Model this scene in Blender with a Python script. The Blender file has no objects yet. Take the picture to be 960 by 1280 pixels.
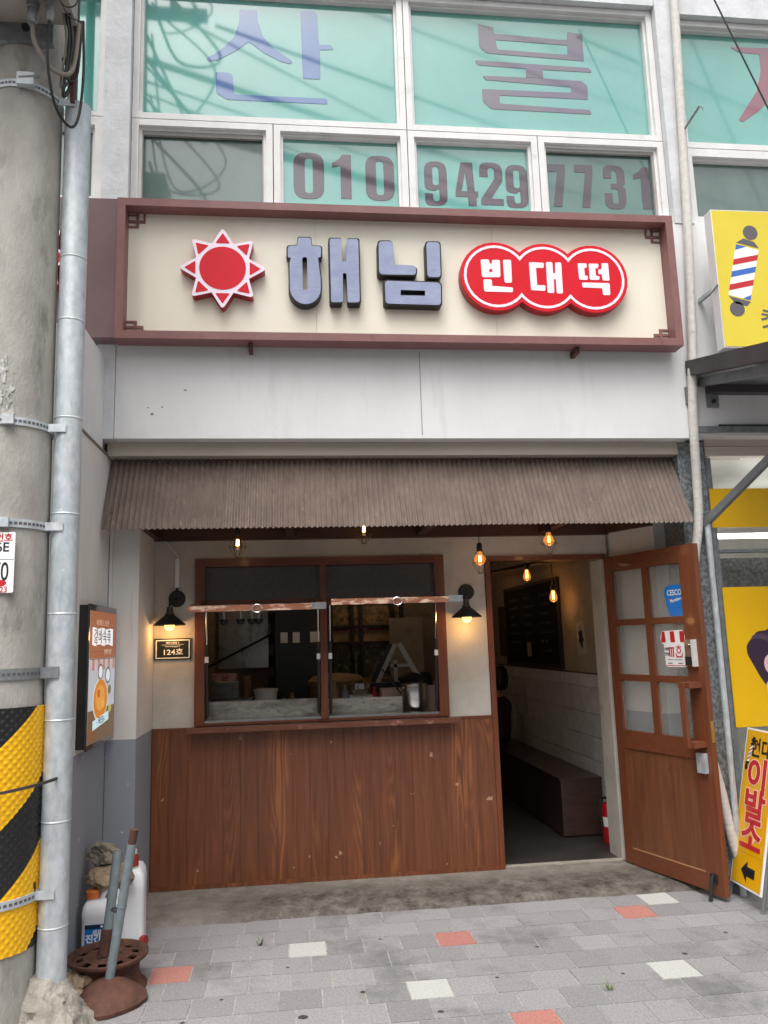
import bpy, bmesh, math, random
from math import radians, sin, cos, pi, sqrt
from mathutils import Vector, Matrix, noise as mnoise
random.seed(7)
SC = bpy.context.scene
COL = SC.collection

# ------------------------------------------------------------------ camera, world, sun, exposure
cam_data = bpy.data.cameras.new('camera')
cam = bpy.data.objects.new('camera', cam_data); COL.objects.link(cam); SC.camera = cam
cam_data.sensor_fit = 'VERTICAL'; cam_data.sensor_height = 36.0; cam_data.lens = 27.76
cam_data.clip_start = 0.05; cam_data.clip_end = 500
PITCH, YAW, ROLL = 0.1621, 0.1169, -0.0304
_f = Vector((sin(YAW)*cos(PITCH), cos(YAW)*cos(PITCH), sin(PITCH)))
_r0 = Vector((cos(YAW), -sin(YAW), 0)); _u0 = _r0.cross(_f)
_r = _r0*cos(ROLL) + _u0*sin(ROLL); _u = _u0*cos(ROLL) - _r0*sin(ROLL)
cam.matrix_world = Matrix(((_r.x, _u.x, -_f.x, 0), (_r.y, _u.y, -_f.y, 0), (_r.z, _u.z, -_f.z, 1.6096), (0, 0, 0, 1)))

world = bpy.data.worlds.new('World'); SC.world = world; world.use_nodes = True
wn = world.node_tree; bg = wn.nodes['Background']
sky = wn.nodes.new('ShaderNodeTexSky'); sky.sky_type = 'NISHITA'; sky.sun_disc = False
SUN_EL, SUN_AZ = radians(62), radians(200)      # azimuth measured clockwise from +Y
sky.sun_elevation = SUN_EL; sky.sun_rotation = SUN_AZ
sky.air_density = 1.0; sky.dust_density = 6.0; sky.ozone_density = 1.0
hs = wn.nodes.new('ShaderNodeHueSaturation'); hs.inputs['Saturation'].default_value = 0.12
wn.links.new(sky.outputs[0], hs.inputs['Color']); wn.links.new(hs.outputs[0], bg.inputs['Color'])
bg.inputs['Strength'].default_value = 0.13
sun_d = bpy.data.lights.new('sun', 'SUN'); sun_d.energy = 0.9; sun_d.angle = radians(40); sun_d.color = (1, .97, .93)
sun = bpy.data.objects.new('sun', sun_d); COL.objects.link(sun)
_sd = Vector((sin(SUN_AZ)*cos(SUN_EL), cos(SUN_AZ)*cos(SUN_EL), sin(SUN_EL)))
sun.rotation_euler = (-_sd).to_track_quat('-Z', 'Y').to_euler()
SC.view_settings.view_transform = 'Standard'; SC.view_settings.look = 'None'
SC.view_settings.exposure = 0.9; SC.view_settings.gamma = 1.0
SC.render.engine = 'CYCLES'
SC.cycles.max_bounces = 8; SC.cycles.transparent_max_bounces = 12

# ------------------------------------------------------------------ materials
def S(r, g, b):
    f = lambda c: (c/255/12.92) if c/255 <= .04045 else ((c/255+.055)/1.055)**2.4
    return (f(r), f(g), f(b), 1)
def L(r, g=None, b=None):
    return (r, r if g is None else g, r if b is None else b, 1)

def M(name, c1, c2=None, scale=6, rough=.6, metal=0, bump=0, bscale=60, stretch=(1,1,1), bstretch=None, lo=.35, hi=.65,
      spec=.5, coat=0, spot=None, spot2=None, rvar=0, alpha=None, emit=None, estr=0, island=0):
    m = bpy.data.materials.new(name); m.use_nodes = True
    nt = m.node_tree; N = nt.nodes; K = nt.links
    b = N['Principled BSDF']
    b.inputs['Roughness'].default_value = rough; b.inputs['Metallic'].default_value = metal
    b.inputs['Specular IOR Level'].default_value = spec; b.inputs['Coat Weight'].default_value = coat
    b.inputs['Coat Roughness'].default_value = .05
    if coat >= .6 and coat != .61: b.inputs['Coat IOR'].default_value = 1.9
    b.inputs['Base Color'].default_value = c1
    geo = N.new('ShaderNodeNewGeometry')
    def noise(sc, st, det=6, off=0):
        mp = N.new('ShaderNodeMapping'); mp.inputs['Scale'].default_value = st
        mp.inputs['Location'].default_value = (off, off*.7, off*1.3)
        K.new(geo.outputs['Position'], mp.inputs['Vector'])
        n = N.new('ShaderNodeTexNoise'); n.inputs['Scale'].default_value = sc; n.inputs['Detail'].default_value = det
        n.inputs['Roughness'].default_value = .62
        K.new(mp.outputs[0], n.inputs['Vector']); return n.outputs[0]
    def ramp(src, a, z):
        r = N.new('ShaderNodeMapRange'); r.inputs[1].default_value = a; r.inputs[2].default_value = z
        K.new(src, r.inputs[0]); return r.outputs[0]
    def mix(f, A, B):
        x = N.new('ShaderNodeMix'); x.data_type = 'RGBA'
        if hasattr(f, 'node'): K.new(f, x.inputs[0])
        else: x.inputs[0].default_value = f
        for i, v in ((6, A), (7, B)):
            if hasattr(v, 'node'): K.new(v, x.inputs[i])
            else: x.inputs[i].default_value = v
        return x.outputs[2]
    col = None
    if c2 is not None:
        fac = ramp(noise(scale, stretch), lo, hi); col = mix(fac, c1, c2)
        if rvar: 
            rr = N.new('ShaderNodeMapRange'); rr.inputs[3].default_value = rough; rr.inputs[4].default_value = rough+rvar
            K.new(fac, rr.inputs[0]); K.new(rr.outputs[0], b.inputs['Roughness'])
    for i, sp in enumerate((spot, spot2)):
        if sp:       # (colour, scale, lo, hi, stretch)
            col = mix(ramp(noise(sp[1], sp[4] if len(sp) > 4 else (1,1,1), 8, 3.1+i*5), sp[2], sp[3]), col if col else c1, sp[0])
    if island:
        oi = N.new('ShaderNodeObjectInfo'); h = N.new('ShaderNodeHueSaturation')
        r = N.new('ShaderNodeMapRange'); r.inputs[3].default_value = 1-island; r.inputs[4].default_value = 1+island
        K.new(oi.outputs['Random'], r.inputs[0]); K.new(r.outputs[0], h.inputs['Value'])
        if col: K.new(col, h.inputs['Color'])
        else: h.inputs['Color'].default_value = c1
        col = h.outputs[0]
    if col: K.new(col, b.inputs['Base Color'])
    if bump:
        bn = N.new('ShaderNodeBump'); bn.inputs['Strength'].default_value = bump; bn.inputs['Distance'].default_value = .01
        K.new(noise(bscale, bstretch or stretch), bn.inputs['Height']); K.new(bn.outputs[0], b.inputs['Normal'])
    if emit:
        b.inputs['Emission Color'].default_value = emit; b.inputs['Emission Strength'].default_value = estr
    m['_'] = 1
    return m

def glass(name, tint=(1,1,1,1), refl=1.0, ior=1.5, base=0.03, rough=0.0):
    m = bpy.data.materials.new(name); m.use_nodes = True
    nt = m.node_tree; N = nt.nodes; K = nt.links; N.remove(N['Principled BSDF'])
    t = N.new('ShaderNodeBsdfTransparent'); t.inputs[0].default_value = tint
    g = N.new('ShaderNodeBsdfGlossy'); g.inputs['Roughness'].default_value = rough; g.inputs[0].default_value = (refl,)*3+(1,)
    lw = N.new('ShaderNodeLayerWeight'); lw.inputs[0].default_value = .5      # Schlick term, the same from both faces of a pane
    pw = N.new('ShaderNodeMath'); pw.operation = 'POWER'; pw.inputs[1].default_value = 5; K.new(lw.outputs['Facing'], pw.inputs[0])
    f0 = ((ior-1)/(ior+1))**2
    fr = N.new('ShaderNodeMath'); fr.operation = 'MULTIPLY_ADD'; fr.inputs[1].default_value = 1-f0; fr.inputs[2].default_value = f0; K.new(pw.outputs[0], fr.inputs[0])
    mx = N.new('ShaderNodeMixShader'); K.new(fr.outputs[0], mx.inputs[0]); K.new(t.outputs[0], mx.inputs[1]); K.new(g.outputs[0], mx.inputs[2])
    K.new(mx.outputs[0], N['Material Output'].inputs[0]); return m

WHT = M('white_wall_paint', L(.69,.69,.685), L(.74,.74,.735), 2.2, .75, bump=.25, bscale=35, stretch=(1,1,.5),
        spot=(L(.60,.60,.59), 5, .58, .90, (2.2,2.2,.35)), spot2=(L(.45,.44,.42), 22, .775, .80))
WHT2 = M('white_column_paint', L(.56,.57,.58), L(.68,.69,.71), 5, .75, bump=.5, bscale=28, spot=(L(.33,.32,.30), 9, .66, .86, (2,2,.6)),
         spot2=(L(.18,.17,.16), 40, .76, .80))
FRW = M('window_frame_vinyl', L(.68,.67,.66), L(.76,.75,.74), 7, .38, spot=(L(.38,.37,.35), 8, .62, .86, (1,1,1)))
FRG = M('screen_frame_grey', L(.30,.285,.27), L(.36,.345,.33), 9, .45)
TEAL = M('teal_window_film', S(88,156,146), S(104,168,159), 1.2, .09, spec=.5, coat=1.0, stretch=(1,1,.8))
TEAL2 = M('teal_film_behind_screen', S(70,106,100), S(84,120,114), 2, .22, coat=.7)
GREYF = M('grey_green_screen_glass', S(76,98,92), S(90,112,105), 2.5, .25, coat=.7, stretch=(1,1,.5))
LBLUE = M('blue_lettering_film', S(44,90,148), S(52,98,154), 4, .12, coat=1.0)
LPURP = M('mauve_lettering_film', S(84,74,92), S(92,82,100), 4, .12, coat=1.0)
LPURP2 = M('mauve_digit_film', S(62,45,58), S(70,52,66), 4, .15, coat=.9)
LPURP3 = M('mauve_digit_film_faded', S(62,52,60), S(72,62,70), 4, .25, coat=.6)
SIGNF = M('sign_frame_brown', S(124,82,80), S(134,92,89), 7, .45, bump=.06, bscale=90, spot=(S(98,66,64), 12, .62, .8, (1,1,.5)))
SIGND = M('sign_side_panel_brown', S(104,78,80), S(112,86,88), 5, .5, spot=(S(150,125,122), 26, .76, .80))
SIGNC = M('sign_cream_panel', S(228,221,203), S(236,230,214), 1.6, .55, stretch=(1,1,.35), spot=(S(196,186,160), 7, .68, .88, (2.5,1,.18)), spot2=(S(140,130,115), 60, .79, .82))
RED = M('sign_red_acrylic', S(205,16,34), S(212,20,40), 3, .35, spec=.25)
REDD = M('sign_red_return', S(150,18,28), S(166,24,34), 8, .4)
PINKW = M('sign_white_acrylic', S(242,228,240), None, rough=.3)
LAV = M('sign_lavender_acrylic', S(134,142,172), S(150,158,186), 3, .3, coat=.4, stretch=(3,1,3), spot=(S(122,130,164), 120, .52, .7, (.1,1,3)))
CHAR = M('sign_charcoal_return', S(36,36,36), S(44,44,43), 9, .5, spec=.3)
AWN = M('rusty_brown_corrugated_steel', S(100,86,77), S(121,105,95), 9, island=.05, lo=.3, hi=.7, rough=.62, bump=.1, bscale=60, stretch=(1,1,.5),
        spot=(S(80,64,56), 16, .56, .76, (2,2,.5)), spot2=(S(150,130,119), 26, .60, .78, (1,1,.45)))
CREAMW = M('cream_render_wall', S(184,178,167), S(202,196,186), 4, .8, bump=.25, bscale=50, spot=(S(150,138,122), 6, .62, .82),
           spot2=(S(128,118,106), 22, .72, .80))
FASC = M('beige_fascia_paint', S(172,164,150), S(182,174,160), 3, .7, stretch=(.4,1,1), bump=.1)
SOFF = M('soffit_board', S(120,116,104), S(132,128,116), 3, .8)
TRIM = M('dark_brown_trim', S(66,40,28), S(80,50,36), 12, .5, stretch=(.3,1,4))
def woodmat(name, a, b_, c, rough=.38, coat=.25, sc=9, st=(5,5,.28), knots=True):
    return M(name, a, b_, sc, rough, coat=coat, stretch=st, bump=.18, bscale=40, bstretch=(st[0]*1.3, st[1]*1.3, st[2]*.8), lo=.32, hi=.68,
             spot=(c, 22, .60, .82, (st[0], st[1], st[2]*.6)), spot2=(tuple(x*.45 for x in a[:3])+(1,), 6, .66, .80, (1.2,1.2,.5)) if knots else None)
def plankmat():
    m = bpy.data.materials.new('varnished_plank_cladding'); m.use_nodes = True
    nt = m.node_tree; N = nt.nodes; K = nt.links; b = N['Principled BSDF']; b.inputs['Roughness'].default_value = .42; b.inputs['Coat Weight'].default_value = .15; b.inputs['Coat Roughness'].default_value = .2
    g = N.new('ShaderNodeNewGeometry'); oi = N.new('ShaderNodeObjectInfo')
    cx = N.new('ShaderNodeCombineXYZ'); mu = N.new('ShaderNodeMath'); mu.operation = 'MULTIPLY'; mu.inputs[1].default_value = 37; K.new(oi.outputs['Random'], mu.inputs[0]); K.new(mu.outputs[0], cx.inputs[1]); K.new(mu.outputs[0], cx.inputs[2])
    va = N.new('ShaderNodeVectorMath'); K.new(g.outputs['Position'], va.inputs[0]); K.new(cx.outputs[0], va.inputs[1])
    def noise(st, sc, det, src=None):
        mp = N.new('ShaderNodeMapping'); mp.inputs['Scale'].default_value = st; K.new(src or va.outputs[0], mp.inputs[0])
        n = N.new('ShaderNodeTexNoise'); n.inputs['Scale'].default_value = sc; n.inputs['Detail'].default_value = det; K.new(mp.outputs[0], n.inputs[0]); return n.outputs[0]
    def mr(x, a, z, lo=0, hi=1):
        r = N.new('ShaderNodeMapRange'); r.inputs[1].default_value = a; r.inputs[2].default_value = z; r.inputs[3].default_value = lo; r.inputs[4].default_value = hi; K.new(x, r.inputs[0]); return r.outputs[0]
    def ma(op, a, c):
        q = N.new('ShaderNodeMath'); q.operation = op
        for i, v in enumerate((a, c)):
            if hasattr(v, 'node'): K.new(v, q.inputs[i])
            else: q.inputs[i].default_value = v
        return q.outputs[0]
    # contour lines of a tall smooth noise make the cathedral grain
    c = noise((7,7,.75), 1.0, 1.5); pp = ma('PINGPONG', ma('MULTIPLY', c, 15), .5); lines = mr(pp, .06, .34, 1, 0)
    fine = noise((48,48,2.6), 1, 4)
    band = mr(noise((5.5,5.5,.25), 1.0, 2, g.outputs['Position']), .53, .68)            # the few boards whose figure has worn light
    amt = ma('MULTIPLY', lines, ma('MULTIPLY_ADD', band, .85)) if False else ma('MULTIPLY', lines, ma('ADD', ma('MULTIPLY', band, .85), .05))
    def mix(f, A, B):
        x = N.new('ShaderNodeMix'); x.data_type = 'RGBA'; K.new(f, x.inputs[0])
        for i, v in ((6, A), (7, B)):
            if hasattr(v, 'node'): K.new(v, x.inputs[i])
            else: x.inputs[i].default_value = v
        return x.outputs[2]
    base = mix(mr(fine, .35, .65), S(98,54,32), S(119,68,41))
    base = mix(amt, base, S(166,102,57))
    nk = noise((1,1,.9), 13, 2, g.outputs['Position']); base = mix(mr(nk, .735, .765), base, S(170,140,112))       # small knocks in the varnish
    h = N.new('ShaderNodeHueSaturation'); K.new(mr(oi.outputs['Random'], 0, 1, .90, 1.08), h.inputs['Value']); K.new(base, h.inputs['Color']); K.new(h.outputs[0], b.inputs['Base Color'])
    bn = N.new('ShaderNodeBump'); bn.inputs['Strength'].default_value = .12; bn.inputs['Distance'].default_value = .01; K.new(fine, bn.inputs['Height']); K.new(bn.outputs[0], b.inputs['Normal'])
    return m
CLAD = plankmat()
FRM = woodmat('mahogany_window_wood', S(100,50,27), S(124,66,37), S(142,84,50), .42, .2, 10, (6,6,.35), False)
FRMH = woodmat('mahogany_window_rail', S(100,50,27), S(124,66,37), S(142,84,50), .42, .2, 10, (.35,6,6), False)
SILLW = M('worn_sill_wood', S(96,52,36), S(116,68,48), 10, .5, stretch=(.4,4,4), spot=(S(168,118,96), 18, .60, .72, (.8,1,1)), bump=.2)
FLAPE = M('worn_wood_edge', S(130,78,54), S(158,102,76), 9, .55, stretch=(.6,2,3), spot=(S(214,182,160), 13, .50, .60, (.7,1,2)), spot2=(S(70,40,32), 20, .70, .78), bump=.3)
DOORW = woodmat('door_orange_wood', S(102,55,33), S(120,67,41), S(134,79,50), .46, .08, 9, (6,6,.35), False)
DOORH = woodmat('door_orange_wood_rail', S(102,55,33), S(120,67,41), S(134,79,50), .46, .08, 9, (6,.5,6), False)
DOORP = M('door_veneer_panel', S(102,62,40), S(124,78,50), 6, .48, coat=.05, stretch=(4,4,.3), bump=.15, bscale=30,
          spot=(S(96,54,32), 5, .56, .78, (1.5,1.5,.6)), spot2=(S(62,34,22), 10, .68, .76))
def wallmat():
    m = M('two_tone_side_wall', S(214,210,204), S(224,220,214), 3, .75, stretch=(1,1,.4), bump=.15, bscale=40, spot=(S(184,180,174), 6, .60, .82, (3,3,.2)))
    nt = m.node_tree; N = nt.nodes; K = nt.links; b = N['Principled BSDF']
    src = b.inputs['Base Color'].links[0].from_socket
    g = N.new('ShaderNodeNewGeometry'); sp = N.new('ShaderNodeSeparateXYZ'); K.new(g.outputs['Position'], sp.inputs[0])
    lt = N.new('ShaderNodeMath'); lt.operation = 'LESS_THAN'; lt.inputs[1].default_value = 1.068; K.new(sp.outputs[2], lt.inputs[0])
    nz = N.new('ShaderNodeTexNoise'); nz.inputs['Scale'].default_value = 24; nz.inputs['Detail'].default_value = 3; K.new(g.outputs['Position'], nz.inputs[0])
    mr = N.new('ShaderNodeMapRange'); mr.inputs[1].default_value = .70; mr.inputs[2].default_value = .73; K.new(nz.outputs[0], mr.inputs[0])
    blu = N.new('ShaderNodeMix'); blu.data_type = 'RGBA'; blu.inputs[6].default_value = S(146,150,158); blu.inputs[7].default_value = S(200,204,210)
    K.new(mr.outputs[0], blu.inputs[0])
    mx = N.new('ShaderNodeMix'); mx.data_type = 'RGBA'; K.new(lt.outputs[0], mx.inputs[0]); K.new(src, mx.inputs[6]); K.new(blu.outputs[2], mx.inputs[7])
    K.new(mx.outputs[2], b.inputs['Base Color']); return m
TWO = wallmat()
GRAN = M('grey_granite_cladding', S(98,102,104), S(142,147,150), 42, .4, lo=.42, hi=.58, spot=(S(70,74,76), 60, .55, .66), spot2=(S(170,174,176), 75, .62, .70), coat=.1)
CONC = M('pole_concrete', S(154,150,142), S(178,174,166), 7, .85, stretch=(1,1,.5), bump=.5, bscale=70, spot=(S(104,98,90), 4, .56, .74, (1.5,1.5,.5)), spot2=(S(196,190,180), 30, .70, .78, (1,1,.6)))
LUMP = M('rough_footing_concrete', S(140,134,124), S(172,166,156), 12, .95, bump=1.0, bscale=55, spot=(S(104,98,90), 20, .58, .74))
GALV = M('galvanised_steel', S(178,186,190), S(206,212,216), 26, .38, metal=.35, rvar=.2, stretch=(1,1,.6), lo=.34, hi=.66, spot=(S(160,167,171), 9, .55, .8, (2,2,.3)), spot2=(S(228,232,234), 30, .66, .76), bump=.15, bscale=40)
GALV2 = M('dull_galvanised_steel', S(120,124,126), S(146,150,152), 25, .5, metal=.5)
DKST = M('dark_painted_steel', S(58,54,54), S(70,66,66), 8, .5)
GREYST = M('grey_painted_steel', S(104,106,108), S(120,122,124), 10, .5, metal=.2)
STEEL = M('stainless_steel', S(176,172,164), S(196,192,186), 8, .28, metal=.9, stretch=(1,1,.4), spot=(S(88,82,74), 12, .52, .74, (1,1,.5)))
STEELC = M('clean_stainless_steel', S(190,188,184), S(204,202,198), 6, .22, metal=1.0)
GRIME = M('greasy_steel_sheet', S(150,146,136), S(176,172,162), 30, .42, metal=.5, stretch=(.6,1,2), spot=(S(84,76,64), 7, .44, .74, (.6,1,2.4)), spot2=(S(70,62,52), 60, .58, .72), bump=.1)
YEL = M('sign_yellow_film', S(216,194,52), S(222,200,60), 3, .35)
YEL2 = M('poster_yellow_film', S(228,176,0), S(232,182,6), 3, .35)
YEL3 = M('a_frame_yellow_film', S(226,166,8), S(230,174,16), 5, .35)
BLK = M('black_plastic', L(.012), L(.02), 9, .4)
BLKR = M('black_rubber', L(.02), None, rough=.7)
IRON = M('black_iron', S(34,36,36), S(44,46,46), 20, .55, metal=.2)
WIRE = M('dark_wire', S(50,40,34), None, rough=.5, metal=.4)
RUST = M('rusted_steel', S(72,46,37), S(98,62,48), 16, .85, bump=.5, bscale=60, spot=(S(58,34,26), 9, .55, .75), spot2=(S(150,104,80), 40, .68, .76))
GPOLE = M('grey_painted_tube', S(108,120,124), S(124,136,140), 20, .5, spot=(S(80,60,48), 28, .68, .76))
JUGW = M('white_polythene', S(228,230,232), S(236,238,240), 6, .4, spec=.4)
CAPO = M('orange_cap_plastic', S(206,112,48), None, rough=.45)
CAPR = M('dark_red_cap_plastic', S(150,44,36), None, rough=.45)
LABB = M('blue_label_print', S(24,120,196), None, rough=.4)
LABK = M('navy_label_print', S(30,44,66), None, rough=.4)
INKW = M('white_print', S(240,240,238), None, rough=.45)
INKK = M('black_print', S(30,28,30), None, rough=.45)
INKR = M('red_print', S(190,34,44), None, rough=.45)
INKB = M('blue_print', S(52,104,184), None, rough=.45)
INKP = M('pink_print', S(246,196,176), None, rough=.45)
INKGY = M('grey_print', S(92,88,92), None, rough=.45)
HAIRP = M('dark_violet_print', S(56,38,56), None, rough=.4)
HAIRL = M('violet_highlight_print', S(86,66,88), None, rough=.4)
SKINP = M('skin_tone_print', S(232,190,198), None, rough=.4)
EARP = M('ear_pink_print', S(216,120,128), None, rough=.4)
CESB = M('blue_sticker_film', S(0,116,200), None, rough=.3)
ROCK1 = M('grey_brown_rock', S(120,112,98), S(164,154,136), 14, .9, bump=.9, bscale=40, spot=(S(80,72,60), 12, .55, .7))
ROCK2 = M('tan_rock', S(140,120,94), S(178,158,130), 14, .9, bump=.9, bscale=40, spot=(S(96,80,62), 12, .55, .7))
PAV = M('grey_paving_stone', S(125,122,123), S(149,146,147), 90, .85, bump=.45, bscale=160, island=.14, spot=(S(96,94,92), 2.6, .52, .74), spot2=(S(196,196,196), 220, .62, .70))
PAVR = M('red_paving_stone', S(158,102,92), S(178,122,112), 90, .85, bump=.45, bscale=160, island=.06, spot2=(S(222,170,156), 220, .60, .68))
PAVW = M('white_paving_stone', S(170,169,164), S(190,189,184), 90, .85, bump=.45, bscale=160, spot2=(S(168,168,160), 200, .62, .70))
MORT = M('pale_joint_sand', S(138,134,128), S(176,172,166), 30, .95, bump=.5, spot=(S(110,106,98), 6, .55, .7))
ASPH = M('street_asphalt', L(.05), L(.07), 40, .9, bump=.5, bscale=120)
def apronmat():
    m = M('stained_concrete', S(118,111,103), S(140,133,125), 9, .85, bump=.7, bscale=90, spot=(S(98,88,76), 6, .52, .74), spot2=(S(186,178,166), 130, .62, .72))
    nt = m.node_tree; N = nt.nodes; K = nt.links; b = N['Principled BSDF']; src = b.inputs['Base Color'].links[0].from_socket
    g = N.new('ShaderNodeNewGeometry'); sp = N.new('ShaderNodeSeparateXYZ'); K.new(g.outputs['Position'], sp.inputs[0])
    def mr(s, a, z):
        r = N.new('ShaderNodeMapRange'); r.inputs[1].default_value = a; r.inputs[2].default_value = z; K.new(s, r.inputs[0]); return r.outputs[0]
    def mul(a, c):
        q = N.new('ShaderNodeMath'); q.operation = 'MULTIPLY'; K.new(a, q.inputs[0]); K.new(c, q.inputs[1]); return q.outputs[0]
    nz = N.new('ShaderNodeTexNoise'); nz.inputs['Scale'].default_value = 7; nz.inputs['Detail'].default_value = 12; nz.inputs['Roughness'].default_value = .82
    K.new(g.outputs['Position'], nz.inputs[0])
    f = mul(mul(mr(sp.outputs[1], 5.60, 5.36), mr(sp.outputs[0], -.75, -.15)), mr(nz.outputs[0], .33, .62))   # an old spill along the kerb line
    mx = N.new('ShaderNodeMix'); mx.data_type = 'RGBA'; K.new(f, mx.inputs[0]); K.new(src, mx.inputs[6]); mx.inputs[7].default_value = S(52,45,39)
    K.new(mx.outputs[2], b.inputs['Base Color']); return m
APR = apronmat()
FLOOR = M('worn_dark_floor', S(50,46,43), S(66,62,58), 5, .45, spot=(S(44,40,38), 4, .52, .72), spot2=(S(130,124,116), 14, .70, .78))
TANW = M('tan_interior_wall', S(158,140,118), S(170,154,134), 4, .8, spot=(S(120,104,84), 8, .58, .76))
BRKW = M('white_interior_brick', S(198,194,186), S(214,210,202), 12, .6, bump=.35, bscale=50, island=.06, spot=(S(140,134,126), 9, .62, .8))
GROUT = M('grey_grout', S(104,98,90), None, rough=.9)
BENCH = M('dark_wood_laminate', S(60,42,37), S(76,54,48), 10, .4, stretch=(1,1,8), coat=.2)
BOARD = M('chalkboard_black', S(16,17,16), S(24,25,24), 4, .8, spec=.15)
CHALK = M('chalk_writing', S(84,86,84), None, rough=.9)
DARKW = M('dark_stained_wood', S(34,24,18), S(46,32,24), 8, .5)
FEXT = M('extinguisher_red', S(190,24,30), None, rough=.25, coat=.6)
CEILK = M('dark_ceiling', S(60,52,44), S(72,62,52), 5, .8)
TILE = M('tan_kitchen_tile', S(150,124,92), S(164,138,104), 12, .35, island=.08)
FRID = M('black_fridge_enamel', L(.01), L(.015), 5, .35)
PLATE = M('white_melamine', S(214,214,210), None, rough=.35)
TUBW = M('white_tub_plastic', S(200,198,190), S(212,210,204), 5, .45)
TUBG = M('grey_tub_plastic', S(118,126,130), None, rough=.5)
TUBP = M('pink_tub_plastic', S(188,158,146), None, rough=.5)
PATG = M('rain_pattern_glass', S(66,62,56), S(84,80,72), 70, .28, spec=.6, bump=.8, bscale=60, coat=.3)
CLEAR = glass('clear_glass', (.96,.97,.96,1), .9)
def hazy():
    m = glass('hazy_door_glass', (.96,.97,.96,1), .9); nt = m.node_tree; N = nt.nodes; K = nt.links
    d = N.new('ShaderNodeBsdfDiffuse'); d.inputs[0].default_value = (.62,.62,.60,1); a = N.new('ShaderNodeMixShader'); a.inputs[0].default_value = .13  # pale diffuse haze mixed in to brighten the panes, imitating light behind
    mx = N['Material Output'].inputs[0].links[0].from_socket
    K.new(mx, a.inputs[1]); K.new(d.outputs[0], a.inputs[2]); K.new(a.outputs[0], N['Material Output'].inputs[0]); return m
HAZY = hazy()
SMOKE = glass('amber_bulb_glass', (1,.80,.50,1), .8)
FIL = M('glowing_filament', L(1,.75,.35), emit=(1,.62,.24,1), estr=9)
GLOBE = M('glowing_globe_bulb', L(1,.85,.45), emit=(1,.66,.16,1), estr=1.3)
def amberglow():
    m = glass('glowing_amber_glass', (1,.66,.30,1), .8); nt = m.node_tree; N = nt.nodes; K = nt.links
    e = N.new('ShaderNodeEmission'); e.inputs[0].default_value = (1,.40,.09,1); e.inputs[1].default_value = .2
    a = N.new('ShaderNodeAddShader'); mx = N['Material Output'].inputs[0].links[0].from_socket
    K.new(mx, a.inputs[0]); K.new(e.outputs[0], a.inputs[1]); K.new(a.outputs[0], N['Material Output'].inputs[0]); return m
GLOWI = amberglow()
TUBEL = M('glowing_tube_lamp', L(1), emit=(1,1,1,1), estr=4)
SCR = lambda n, c, e: M(n, c, emit=c, estr=e*.6, rough=.5, spec=.2)
BLUECAB = M('black_cable_sheath', L(.012), None, rough=.5)
GREYCAB = M('grey_cable_sheath', S(130,122,112), None, rough=.6)
BOXG = M('grey_junction_box_paint', S(138,132,124), S(148,142,134), 4, .6, spot=(S(110,104,96), 9, .62, .8))
WRAP = M('white_corrugated_hose', S(196,192,186), S(212,208,202), 30, .7, bump=.2, bscale=90, spot=(S(150,142,130), 16, .60, .78))
PVCB = M('grey_beige_pvc_board', S(176,164,152), S(190,178,166), 4, .5, stretch=(.3,1,4))

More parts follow.
